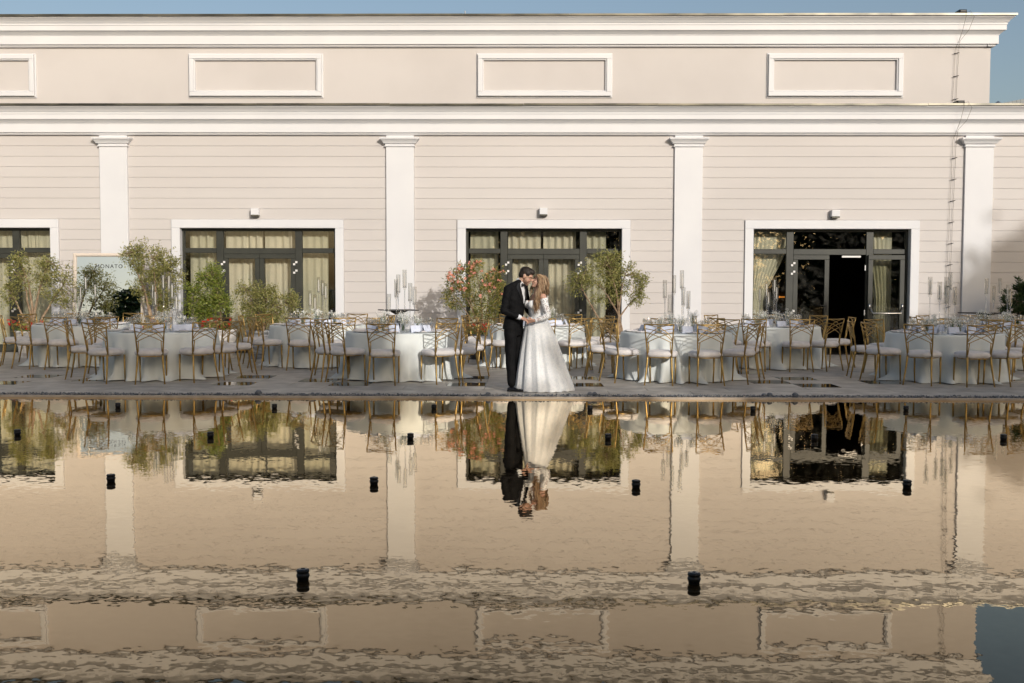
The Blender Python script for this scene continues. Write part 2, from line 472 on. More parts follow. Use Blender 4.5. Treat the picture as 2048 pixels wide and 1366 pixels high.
# cornices: one moulded profile swept along, returned at the upper right end
PROF = [(0,0),(.055,0),(.075,.02),(.075,.045),(.12,.05),(.12,.235),(.135,.24),(.135,.25),(.19,.30),(.235,.325),(.235,.43),(.25,.435),(.25,.47),(.262,.48),(.29,.52),(.335,.56),(.36,.575),(.36,.605)]
def cornice(zb, x0, x1, ret):
    m = MB(); h = zb
    rs = [[(x0, -o_, h+z) for o_, z in PROF] + [(x0, .3, h+.605), (x0, .3, h)],
          [(x1+(o_ if ret else 0), -o_, h+z) for o_, z in PROF] + [(x1, .3, h+.605) if not ret else (x1+.36, .3, h+.605), (x1, .3, h)]]
    m.rings(rs, cap=not ret)
    if ret:
        m.rings([[(x1+o_, -o_, h+z) for o_, z in PROF] + [(x1-.1, -.1, h+.605),(x1-.1,-.1,h)], [(x1+o_, 3.0, h+z) for o_, z in PROF] + [(x1-.1, 3.0, h+.605),(x1-.1,3.0,h)]])
    c = HB('cornice', m, M_trim)
    n = 12; L_ = (x1 - x0)/n
    for i in range(n):
        a = x0 + i*L_; b = a + L_ - .004 + (.4 if ret and i == n-1 else 0)
        dz = rnd.uniform(-.004,.006)
        obj('flashing', MB().box(a, b, -.395, .3, h+.607+dz, h+.64+dz).box(a+.002, b-.002, -.3985, -.394, h+.595+dz, h+.639+dz), M_flash, c)
    return c
cornice(zc_bot, XL, XR, False)
cornice(zu_bot, XL, XU, True)

# pilasters with flared capitals
for i in range(-1, 4):
    x = X0 + PS*i
    zt = zc_bot - .005; ck = zc_bot - .06
    pil = HB('pilaster', MB().bbox(x-PW, x+PW, -.06, .0275, 0, zt, .006), M_trim)
    def sq(h, o_, z): return [(x-h-o_, -.063-o_, z), (x+h+o_, -.063-o_, z), (x+h+o_, .027, z), (x-h-o_, .027, z)]
    rs = [sq(PW, .012, ck-.20), sq(PW,.03,ck-.19), sq(PW,.03,ck-.175), sq(PW,.012,ck-.165), sq(PW,.012,ck-.135), sq(PW,.05,ck-.125),
          sq(PW,.062,ck-.10), sq(PW,.085,ck-.07), sq(PW,.115,ck-.045), sq(PW,.125,ck-.03), sq(PW,.125,ck-.005), sq(PW,.11,ck)]
    obj('capital', MB().rings(rs), M_trim, pil)

# raised frames of the blind panels upstairs
zp1, zp0 = at(1090, 107, D).z, at(1090, 196, D).z
for b in bays:
    w, fwid = 1.50, .155
    m = MB()
    def frame(wo, wi, y0, zt, zb, ti):
        m.bbox(b-wo, b+wo, y0, -.0005, zt-ti, zt, .008); m.bbox(b-wo, b+wo, y0, -.0005, zb, zb+ti, .008)
        m.bbox(b-wo, b-wi, y0, -.0005, zb+ti+.0005, zt-ti-.0005, .008); m.bbox(b+wi, b+wo, y0, -.0005, zb+ti+.0005, zt-ti-.0005, .008)
    frame(w, w-.03, -.03, zp1, zp0, .03)
    frame(w-.031, w-fwid+.028, -.085, zp1-.031, zp0+.031, fwid-.059)
    frame(w-fwid+.0275, w-fwid, -.06, zp1-fwid+.0275, zp0+fwid-.0275, .0275)
    HB('panel_frame', m, M_trim)

# glazed doors
def curtain(x0f, x1f, z0, z1, yy, seed, mat, amp=.04, wl=.17, nz=26, nx=140):
    r = random.Random(seed); ph = [r.random()*6 for _ in range(4)]
    m = MB(); rs = []
    W0 = x1f(1.0) - x0f(1.0)
    for i in range(nz+1):
        t = i/nz; z = z0 + (z1-z0)*t; row = []
        a, b = x0f(t), x1f(t)
        for j in range(nx+1):
            u = j/nx; xx = W0*u
            wv = math.sin(2*PI*xx/wl + ph[0] + .9*math.sin(xx*3.1+ph[1])) * (.6+.4*math.sin(xx*5.3+ph[2]))
            row.append((a + (b-a)*u, yy + amp*wv*(1 if t < .97 else .7) + .01*math.sin(7*t+ph[3]+xx*4), z))
        rs.append(row)
    m.rings(rs, cap=False, closed=False)
    return m
doornames = ['far left glazed door, cut by the frame edge', 'glazed door behind the potted trees', 'glazed door behind the couple', 'open glazed door on the right']
for di, b in enumerate(bays):
    f0 = .13                                       # frame set back in the opening
    m = MB()                                       # white casing round the opening
    cw = .19
    m.bbox(b-DW-cw, b+DW+cw, -.045, .0275, DH+.0, DH+cw, .008)
    m.bbox(b-DW-cw, b-DW, -.045, .0275, .0, DH-.0005, .008); m.bbox(b+DW, b+DW+cw, -.045, .0275, .0, DH-.0005, .008)
    cas = HB('door_casing', m, M_trim)
    obj('reveal', MB().box(b-DW-.018, b-DW, .028, .30, .0, DH+.018).box(b+DW, b+DW+.018, .028, .30, .0, DH+.018).box(b-DW+.0005, b+DW-.0005, .028, .30, DH, DH+.018), M_trim, cas)
    m = MB()
    zt0, zt1 = 2.25, 2.36                          # transom bar
    ML0, ML1 = .81, .97                            # mullions
    def fb(x0, x1, z0, z1, y0=f0, y1=f0+.07): m.bbox(b+x0, b+x1, y0, y1, z0, z1, .006)
    fb(-DW, DW, DH-.06, DH-.0005); fb(-DW, -DW+.05, .0, DH-.0605); fb(DW-.05, DW, .0, DH-.0605)
    fb(-ML1, -ML0, .0, DH-.0605, f0-.008); fb(ML0, ML1, .0, DH-.0605, f0-.008)
    fb(-DW+.0505, -ML1-.0005, zt0, zt1); fb(ML1+.0005, DW-.0505, zt0, zt1); fb(-ML0+.0005, ML0-.0005, zt0-.02, zt1)
    fb(-DW+.0505, -ML1-.0005, .0, .12); fb(ML1+.0005, DW-.0505, .0, .12)
    fr = HB('door_frame', m, M_frame)
    # bolts in the transom bar
    for bx_ in (-1.6, -1.05, -.7, .7, 1.05, 1.6):
        obj('bolt', MB().box(b+bx_-.011, b+bx_+.011, f0-.004, f0+.002, zt1-.03, zt1-.012), M_black, fr)
    def pane(x0, x1, z0, z1, par, yy=f0+.035): obj('pane', MB().box(b+x0, b+x1, yy, yy+.006, z0, z1), M_pane, par)
    pane(-DW+.05, -ML1, .12, zt0, fr); pane(ML1, DW-.05, .12, zt0, fr)
    pane(-DW+.05, -ML1, zt1, DH-.06, fr); pane(ML1, DW-.05, zt1, DH-.06, fr); pane(-ML0, ML0, zt1, DH-.06, fr)
    # door leaves
    zl = zt0 - .022
    def leaf(x0, x1, y0, handle_x, panic=False):
        mm = MB(); t = .105
        mm.bbox(b+x0, b+x1, y0, y0+.06, zl-t, zl, .006); mm.bbox(b+x0, b+x1, y0, y0+.06, .012, .012+.16, .006)
        mm.bbox(b+x0, b+x0+t, y0, y0+.06, .1725, zl-t-.0005, .006); mm.bbox(b+x1-t, b+x1, y0, y0+.06, .1725, zl-t-.0005, .006)
        lf = HB('door_leaf', mm, M_frame)
        obj('pane', MB().box(b+x0+t, b+x1-t, y0+.028, y0+.034, .172, zl-t), M_pane, lf)
        if panic:
            z = .93; a, c = b+x0+.04, b+x1-.04
            obj('panic_bar', MB().tube([(a, y0-.005, z+.14), (a+.05, y0-.09, z), (c-.05, y0-.09, z), (c, y0-.005, z+.14)], .016, 8)
                .box(a-.022, a+.022, y0-.02, y0-.0005, z+.09, z+.21).box(c-.022, c+.022, y0-.02, y0-.0005, z+.09, z+.21), M_steel, lf, True)
        else:
            hx = b + handle_x; sgn = 1 if handle_x > 0 else -1
            obj('handle', MB().box(hx-.018, hx+.018, y0-.012, y0-.0005, .95, 1.17).tube([(hx, y0-.012, 1.1), (hx, y0-.055, 1.1), (hx+sgn*.13, y0-.055, 1.1)], .011, 7), M_black, lf)
        return lf
    leaf(-ML0+.002, -.002, f0+.004, -.06)
    if di < 3: leaf(.002, ML0-.002, f0+.004, .06)
    else: leaf(ML0+.03, ML0+.03+.81, f0-.085, .9, True)
    # bright hinges on the leaf edges
    for sx in ((-1, 1) if di < 3 else (-1,)):
        for hz in (2.02, 1.83, .95):
            x = b + sx*(ML0+.005)
            obj('hinge', MB().box(x-.05, x-.005, f0-.03, f0-.0085, hz-.045, hz).box(x+.005-.005, x+.045, f0-.03, f0-.0085, hz+.002, hz+.047), M_whitemetal, fr)
    if di == 3:
        obj('door_closer', MB().box(b+.28, b+.70, f0+.02, f0+.06, zl-.055, zl-.015), M_whitemetal, fr)
        for hz in (1.95, .95): obj('hinge', MB().box(b+ML0-.03, b+ML0-.01, f0-.03, f0-.0085, hz-.07, hz+.05), M_whitemetal, fr)
    # curtains behind the glass
    zb, zt_ = .03, DH-.015
    def hang(x0, x1, label, mat=M_curtain, sd_=0):
        o = obj('curtain', curtain(lambda t: b+x0, lambda t: b+x1, zb, zt_, D+f0+.30, di*10+sd_, mat), mat, smooth=True)
        tag(o, label, 'curtain', 'curtains behind the glazed doors')
    if di == 0:
        hang(.3, 1.30, 'beige curtain at right side of the far left glazed door', M_curtaing, 1)
        hang(-1.5, .1, 'beige curtain in the middle of the far left glazed door', M_curtain, 2)
        hang(1.02, 1.72, 'pale green curtain in the sidelight of the far left glazed door', M_curtaing, 3)
    elif di == 1:
        hang(-1.66, -.92, 'greenish curtain in left sidelight behind the potted trees', M_curtaing, 1)
        hang(-.84, .02, 'beige curtain in left leaf of glazed door behind the potted trees', M_curtain, 2)
        hang(.06, .78, 'beige curtain in right leaf of glazed door behind the potted trees', M_curtain, 3)
        hang(.92, 1.50, 'greenish curtain in right sidelight behind the potted trees', M_curtaing, 4)
    elif di == 2:
        hang(-1.66, -1.02, 'greenish curtain in left sidelight behind the pink oleander', M_curtaing, 1)
        hang(-.80, -.06, 'pale curtain in glazed door behind the groom', M_curtain, 2)
        hang(.0, .74, 'pale curtain in glazed door behind the bride', M_curtain, 3)
        hang(.95, 1.42, 'greenish curtain in right sidelight behind the potted olive tree', M_curtaing, 4)
    else:
        def sm(t): return t*t*(3-2*t)
        def edge(t, xw, xn):                       # swept aside and tied at about 1.1 m
            if t > .40: return xn + (xw-xn)*sm((t-.40)/.60)**.8
            return xn + (.25*(xw-xn))*(.40-t)/.40
        o = obj('curtain', curtain(lambda t: b-1.70, lambda t: b+edge(t, -.80, -1.42), zb, zt_, D+f0+.30, 31, M_curtaing, .03, .10), M_curtaing, smooth=True)
        tag(o, 'greenish curtain tied back at left of the open doorway', 'curtain', 'curtains behind the glazed doors')
        o = obj('curtain', curtain(lambda t: b+edge(t, .92, 1.12), lambda t: b+1.48, zb, zt_, D+f0+.30, 32, M_curtaing, .03, .10), M_curtaing, smooth=True)
        tag(o, 'greenish curtain tied back at right of the open doorway', 'curtain', 'curtains behind the glazed doors')
for k, py in enumerate((594, 651)):
    w = at(1560, py, D+4.5); e = at(1592, py, D+4.5)
    o = obj('light_strip', MB().box(w.x, e.x, D+4.5, D+4.53, w.z-.014, w.z+.014).box(w.x-.02, w.x, D+4.49, D+4.54, w.z-.025, w.z+.025).box(e.x, e.x+.02, D+4.49, D+4.54, w.z-.025, w.z+.025), M_amber)
    tag(o, ('upper' if k == 0 else 'lower') + ' amber light strip glowing inside the hall left of the doorway', 'light')
m = MB().box(at(1545,620,D+4.6).x, at(1610,620,D+4.6).x, D+4.56, D+5.0, 0, 1.75)
o = obj('bar_shelf', m.box(at(1545,620,D+4.6).x-.05, at(1610,620,D+4.6).x+.05, D+4.54, D+5.02, 1.752, 1.79), M_dark); tag(o, 'dark bar cabinet inside the hall behind the amber light strips', 'cabinet')

# wall lamps over the doors
for px, py, nm in ((510,425,'over the glazed door behind the potted trees'), (1087,424,'over the glazed door behind the couple'), (1671,428,'over the open doorway')):
    w = at(px, py, D-.1)
    t = thing('wall_lamp', 'small square cream wall lamp ' + nm, 'lamp', (w.x, D, w.z), 0, 'wall lamps over the doors')
    h = .088
    obj('housing', MB().bbox(-h, h, -.15, -.012, -.055, h, .006), M_trim, t)
    obj('shade_rim', MB().box(-h+.004, h-.004, -.145, -.016, -.088, -.0555).box(-h*.6, h*.6, -.012, -.0005, -.06, .06), M_flash, t)

# festoon cable hung down the wall at the right
M_cable = pbsdf('cable_rubber', (.10,.08,.06), .6)
xc = at(1916, 300, D-.2).x
cb = thing('cable', 'pair of thin dark cables hanging down the wall beside the right pilaster', 'cable', (xc, D, 0))
def cpath(dx, z1, z0, out, n=26, s=1):
    rr = random.Random(int(dx*100)+5*s); pts = []
    for i in range(n+1):
        t = i/n; pts.append((dx + rr.uniform(-.006,.006) - .1*t*(1 if z1 < 5.2 else .4), -out, z1 + (z0-z1)*t))
    return pts
for k, dx in enumerate((0, .075)):
    obj('strand', MB().tube([(dx+.02,-.05,zu_top+.02),(dx+.03,-.42,zu_top+.02),(dx+.10*k+.01,-.43,zu_top-.10),(dx+.06*k,-.30,zu_top-.35),(dx-.02-.05*k,-.15,zu_bot+.1)] + cpath(dx-.04, zu_bot-.05, zc_top+.05, .03, 12, k), .0035, 5), M_cable, cb)
    obj('strand', MB().tube([(dx+.02,-.05,zc_top+.03),(dx+.03,-.42,zc_top+.03),(dx+.10*k+.01,-.43,zc_top-.10),(dx+.06*k,-.30,zc_top-.35),(dx-.02-.05*k,-.16,zc_bot+.1)] + cpath(dx-.05, zc_bot-.1, .3, .035, 26, k+3), .0035, 5), M_cable, cb)
for z in [zc_top+.15+.5*i for i in range(4)] + [.6+.47*i for i in range(9)]:
    if zc_bot-.1 < z < zc_top+.1: continue
    dx = -.04 - (.1*(zc_bot-z)/zc_bot if z < zc_bot else .02)
    obj('clip', MB().tube([(dx-.02,-.045,z-.012),(dx+.10,-.045,z+.012)], .008, 6), M_black, cb)
for z in (zu_top, zc_top): obj('anchor_block', MB().bbox(-.10,.06,-.36,-.1,z+.002,z+.07,.02), M_black, cb)

# roof of a neighbouring hall, beyond on the right
nb = thing('metal_shed', 'grey metal clad roof edge of a neighbouring building behind the hall', 'building', (0, 52, 0))
pA, pB = at(1975, 212, 52), at(2075, 192, 52); zb_ = at(2000, 300, 52).z
nS = 12
for i in range(nS):
    a, b_ = i/nS, (i+1)/nS - .004
    m = MB(); xa, xb = pA.x+(pB.x-pA.x)*a, pA.x+(pB.x-pA.x)*b_; za, zb2 = pA.z+(pB.z-pA.z)*a, pA.z+(pB.z-pA.z)*b_
    m.rings([[(xa,0,0),(xb,0,0),(xb,.1,0),(xa,.1,0)], [(xa,0,za),(xb,0,zb2),(xb,.1,zb2),(xa,.1,za)]])
    obj('cladding_panel', m, MATS.get('cladding') or noisy(pbsdf('cladding', (.2,.22,.24), .5, .3), (.075,.09,.10), (.11,.125,.14), 2, 3), nb)
obj('wall', MB().box(pA.x+.2, pB.x, .12, 6, 0, pA.z-.2), MATS['cladding'], nb)
w = at(1996, 210, 45); obj('vent_pipe', MB().lathe([(.13,0),(.13,w.z-.1),(.16,w.z-.08),(.16,w.z+.06),(.02,w.z+.16)], 12, (w.x, -7, 0)), M_steel, nb, True)
w = at(930, 30, D+3); o = obj('roof_antenna', MB().tube([(w.x, D+3, zu_top-.05), (w.x, D+3, at(930,22,D+3).z)], .012, 6).box(w.x-.08,w.x+.08,D+2.95,D+3.05,zu_top-.06,zu_top), M_steel); tag(o, 'thin metal rod standing on the hall roof above the middle', 'antenna')

# ------------------------------------------------------------------ black nozzles standing in the pool
noz_px = [(222,963,'alone before the left pilaster reflection'),(748,969,'second from left in the third row'),(1272,975,'third from left in the third row'),(1814,975,'rightmost in the third row'),
          (606,1160,'left of the two nearest'),(1388,1167,'right of the two nearest'),
          (35,870,'leftmost in the second row'),(421,875,'second from left in the second row'),(821,878,'left of the couple reflection in the second row'),(1216,879,'right of the couple reflection in the second row'),(1629,880,'second from right in the second row'),(2007,880,'rightmost in the second row'),
          (236,815,'leftmost in the farthest row'),(549,817,'second from left in the farthest row'),(868,818,'left of the couple in the farthest row'),(1180,820,'right of the couple in the farthest row'),(1506,822,'second from right in the farthest row'),(1812,821,'rightmost in the farthest row')]
mb1 = MB().lathe([(.030,-.07),(.030,.012),(.0335,.015),(.0335,.034),(.031,.036),(.031,.043),(.034,.045),(.034,.054),(.030,.058)], 18).mesh('nozzle_body', True); mb1.materials.append(M_black)
mb2 = MB().lathe([(.024,.058),(.024,.0605),(.012,.0615),(.012,.058)], 14).mesh('nozzle_lens'); mb2.materials.append(pbsdf('nozzle_lens', (.05,.06,.07), .2))
mb3 = MB().lathe([(.0345,.022),(.0355,.024),(.0355,.030),(.0345,.032)], 18).mesh('nozzle_ring'); mb3.materials.append(pbsdf('nozzle_ring', (.03,.03,.032), .3, .6))
for px, py, nm in noz_px:
    w = gnd(px, py, WZ)
    t = thing('fountain_nozzle', 'black cylindrical fountain nozzle in the pool, ' + nm, 'nozzle', (w.x, w.y, WZ), 0, 'fountain nozzles in the pool')
    obj('body', mb1, None, t); obj('lens', mb2, None, t); obj('ring', mb3, None, t)

# ------------------------------------------------------------------ gold lattice chair
def chair_meshes():
    P = {}
    def bl(u, z):                                   # point on the leaning back; u sideways, z height
        return (u, -.185 - .085*(max(0,z-.45)/.5)**1.15 - .0 + .06*(u/.2)**2*.25, z)
    def post_u(z): return .175 + .038*max(0,(z-.455))/.48
    for s, nm in ((-1,'l'),(1,'r')):
        pts = [(s*.205, -.255, .0), (s*.196, -.232, .12), (s*.183, -.205, .28), (s*.176, -.19, .40), (s*.175, -.186, .455)]
        P['leg_b'+nm] = MB().tube(pts, [.0105,.0125,.0145,.0165,.0165], 7).tube([(s*.205,-.2553,0),(s*.2047,-.2545,.012)], .0135, 7).mesh('leg', True)
        P['leg_f'+nm] = MB().tube([(s*.185,.195,0),(s*.19,.185,.2),(s*.19,.18,.43)], [.010,.013,.0165], 7).tube([(s*.185,.195,0),(s*.185,.195,.012)], .013, 7).mesh('leg', True)
        P['post_'+nm] = MB().tube([bl(s*post_u(z), z) for z in (.44,.55,.65,.75,.85,.94)], [.0125,.0115,.011,.0105,.010,.010], 7).mesh('back_post', True)
        P['inner_'+nm] = MB().tube([bl(s*.168,.46), bl(s*.162,.56), bl(s*.158,.665)], .0075, 6).mesh('inner_post', True)
        arcs = [((-.192,.690),(-.125,.895),(.165,.930)), ((-.192,.675),(-.09,.838),(.203,.872)), ((-.189,.650),(.0,.762),(.198,.815))]
        for k, (a, c, b) in enumerate(arcs):
            pts = []
            for i in range(10):
                t = i/9; u = (1-t)**2*a[0]+2*t*(1-t)*c[0]+t*t*b[0]; z = (1-t)**2*a[1]+2*t*(1-t)*c[1]+t*t*b[1]
                q = bl(s*u, z); pts.append((q[0], q[1]+(.004 if s > 0 else -.004), q[2]))
            P['arc%d%s' % (k,nm)] = MB().tube(pts, .0065, 5).mesh('lattice_rod', True)
    P['rail'] = MB().tube([bl(u,.94-.006*(1-(u/.213)**2)) for u in (-.213,-.11,0,.11,.213)], .010, 7).mesh('top_rail', True)
    m = MB(); ring = []
    for i in range(28):
        a = 2*PI*i/28; ring.append((a, .205*math.copysign(abs(math.cos(a))**.75, math.cos(a)), .20*math.copysign(abs(math.sin(a))**.75, math.sin(a))))
    m.rings([[(x*k, y*k, z) for _, x, y in ring] for k, z in ((.93,.418),(1,.42),(1,.438),(.93,.44))])
    P['seatframe'] = m.mesh('seat_frame')
    m = MB(); rs = []; rr = random.Random(5); nz_ = 40
    for k, z in ((.88,.430),(1.01,.433),(1.10,.452),(1.13,.475),(1.10,.502),(1.01,.521),(.84,.532),(.5,.538),(.1,.539)):
        rs.append([])
        for i in range(nz_):
            a = 2*PI*i/nz_; x = .212*math.copysign(abs(math.cos(a))**.7, math.cos(a)); y = .208*math.copysign(abs(math.sin(a))**.7, math.sin(a))
            w = (.012*math.sin(a*13+1)+.010*math.sin(a*21)) * (1 if z < .46 else .15)
            rs[-1].append((x*(k+w), y*(k+w)+.012, z + (w*.25)))
    m.rings(rs); P['cushion'] = m.mesh('seat_cushion', True)
    for k, me in P.items(): me.materials.append(M_cushion if k == 'cushion' else M_gold)
    return P
CH = chair_meshes()
CNAME = {'leg':'leg','pos':'back_post','inn':'inner_post','arc':'lattice_rod','rai':'top_rail','sea':'seat_frame','cus':'seat_cushion'}
def make_chair(x, y, rz, label):
    t = thing('banquet_chair', label, 'chair', (x, y, 0), rz, 'gold banquet chairs')
    t.scale = (1.05, 1.05, 1.0)
    for k, me in CH.items():
        o = bpy.data.objects.new(CNAME[k[:3]], me); COL.objects.link(o); o.parent = t
    return t

# ------------------------------------------------------------------ table ware
def glass_mesh(kind):
    if kind == 0: pr = [(.036,0),(.034,.003),(.006,.006),(.0045,.012),(.0045,.09),(.012,.105),(.036,.135),(.043,.165),(.040,.195),(.034,.225)]
    elif kind == 1: pr = [(.033,0),(.031,.003),(.006,.006),(.0042,.012),(.0042,.10),(.010,.11),(.024,.145),(.027,.18),(.024,.215)]
    else: pr = [(.034,0),(.032,.003),(.006,.006),(.0045,.012),(.0045,.075),(.014,.088),(.034,.112),(.038,.138),(.034,.175)]
    me = MB().lathe(pr, 14, cap=False).mesh('wine_glass', True); me.materials.append(M_glass); return me
GL = [glass_mesh(k) for k in range(3)]
me_plate = MB().lathe([(.0,.0),(.085,.0),(.10,.006),(.15,.016),(.1515,.0185),(.149,.0195),(.10,.011),(.08,.008),(.0,.008)], 28, cap=False).mesh('plate', True); me_plate.materials.append(M_plate)
me_nap = MB().bbox(-.035,.035,-.10,.10,.0,.014,.004).mesh('napkin'); me_nap.materials.append(M_napkin)
def card_mesh():
    m = MB(); w, h, d = .085, .115, .05
    m.add([(-w,-d,0),(w,-d,0),(w,0,h),(-w,0,h),(w,d,0),(-w,d,0),(-w,-d+.003,0),(w,-d+.003,0),(w,0,h-.004),(-w,0,h-.004),(w,d-.003,0),(-w,d-.003,0)],
          [(0,1,2,3),(3,2,4,5),(7,6,9,8),(8,9,11,10),(0,3,9,6),(3,5,11,9),(1,7,8,2),(2,8,10,4),(0,6,7,1),(5,4,10,11)])
    me = m.mesh('place_card'); me.materials.append(M_card); return me
me_card = card_mesh()
me_knife = MB().box(-.006,.006,-.11,.11,.0,.004).mesh('knife'); me_knife.materials.append(M_cutlery)
# candle holder pieces: unit tube, cup, base; the stem and tube lengths come per holder
def holder(parent_loc, h, label, lean, rr):
    t = thing('candle_holder', label, 'candle holder', parent_loc, rr.random()*6, 'glass candle holders')
    t.rotation_euler = (lean*math.cos(rr.random()*6), lean*math.sin(rr.random()*6), rr.random()*6)
    tl = .30; s = h - tl
    b = obj('base', MB().lathe([(.048,0),(.048,.006),(.03,.011),(.012,.016)], 16), M_glass, t, True)
    obj('stem', MB().lathe([(.0095,.016),(.0095,s-.03)], 10), M_glass, t, True)
    obj('cup', MB().lathe([(.012,s-.03),(.026,s-.022),(.012,s-.010),(.024,s+.0),(.028,s+.012),(.020,s+.03)], 14), M_glass, t, True)
    obj('tube', MB().lathe([(.0325,s),(.0325,s+tl)], 18, cap=False), M_glass, t, True)
    obj('candle', MB().lathe([(.0115,s+.02),(.0115,s+.05),(.009,s+.235),(.004,s+.243)], 10), M_candle, t, True)
    return t
def flower_vase(loc, label, rr, sc_=1.0):
    t = thing('flower_vase', label, 'vase', loc, rr.random()*6, 'flower vases on the tables')
    obj('vase', MB().lathe([(.03,0),(.032,.01),(.032,.10),(.028,.14)], 14, cap=False), M_glass, t, True)
    ms, mf = MB(), MB()
    for i in range(16):
        a = rr.random()*2*PI; r_ = rr.random()**.6*.11*sc_; h = rr.uniform(.15,.30)*sc_
        ms.tube([(rr.uniform(-.015,.015), rr.uniform(-.015,.015), .02), (r_*.4*math.cos(a), r_*.4*math.sin(a), h*.6), (r_*math.cos(a), r_*math.sin(a), h)], .0022, 4)
        for j in range(10):
            c = (r_*math.cos(a)+rr.gauss(0,.020), r_*math.sin(a)+rr.gauss(0,.020), h+rr.gauss(.005,.016)); q = rr.uniform(.004,.010)
            mf.add([(c[0]+q,c[1],c[2]),(c[0],c[1]+q,c[2]),(c[0]-q,c[1],c[2]),(c[0],c[1]-q,c[2]),(c[0],c[1],c[2]+q),(c[0],c[1],c[2]-q)],
                   [(0,1,4),(1,2,4),(2,3,4),(3,0,4),(1,0,5),(2,1,5),(3,2,5),(0,3,5)])
    obj('stems', ms, M_stem, t); obj('blossoms', mf, M_baby, t)
    return t
TOP = .765
def cloth_mesh(seed, R0=.915):
    r = random.Random(seed); n = 160; rs = []
    nf = r.choice((15,17,19)); ph = r.random()*6; ph2 = r.random()*6; ph3 = r.random()*6
    am = [r.uniform(.35,1.25) for _ in range(nf)]
    rings_ = [(.25,TOP,0),(.7,TOP,0),(.97,TOP,0),(.993,TOP-.006,0),(1.0,TOP-.02,.0)]
    for k in range(1, 17):
        t = k/16; rings_.append((1.0+.015*t, TOP-.02-(TOP-.034)*t, t))
    for k, z, t in rings_:
        row = []
        for i in range(n):
            a = 2*PI*i/n; q = nf*(a + .12*math.sin(3*a+ph2))/(2*PI)
            A = am[int(q) % nf]*(1-(q%1)) + am[(int(q)+1) % nf]*(q%1)
            fold = A*(math.cos(2*PI*q+ph)) ; fold = math.copysign(abs(fold)**1.25, fold)
            rad = R0*k + t**1.15*(.085*fold + .03) + .012*t*math.sin(2*a+ph3) + (.085*max(0,(t-.84)/.16)**1.7*max(0,.6+fold)*(1+.7*math.sin(7*a+ph3)))
            row.append((rad*math.cos(a), rad*math.sin(a), z + (.006*math.sin(11*a+ph3) if t > .98 else 0)))
        rs.append(row)
    m = MB(); m.rings(rs, cap=False); m.add([(R0*.25*math.cos(2*PI*i/n), R0*.25*math.sin(2*PI*i/n), TOP) for i in range(n)], [tuple(range(n))])
    return m
ORD = ['tallest','second tallest','third tallest','fourth tallest','fifth tallest','sixth tallest','shortest']
def seatname(deg):                                  # deg: 0 = towards the camera, + to the right
    d = (deg + 180) % 360 - 180
    for lim, nm in ((22.5,'near side'),(67.5,'near {s} corner'),(112.5,'{s} side'),(157.5,'far {s} corner'),(181,'far side')):
        if abs(d) <= lim: return nm.replace('{s}', 'right' if d > 0 else 'left')
def px_of(x, y, z):
    v = Vector((x, y, z)) - CPOS
    return 1024 + F_PX*v.dot(CR)/v.dot(fw)
def seat_angles(cx, Y, pxs, n):                     # near seats where the photograph shows their backs, the rest spread round the far side
    out = []
    for p_ in pxs:
        out.append(min(range(-100, 101), key=lambda d: abs(px_of(cx + 1.42*math.sin(R(d)), Y - 1.42*math.cos(R(d)), .7) - p_) + .02*abs(d)))
    out.sort(); gap = 360 - (out[-1] - out[0]); m_ = n - len(out)
    return out + [out[-1] + gap*(k+1)/(m_+1) for k in range(m_)]
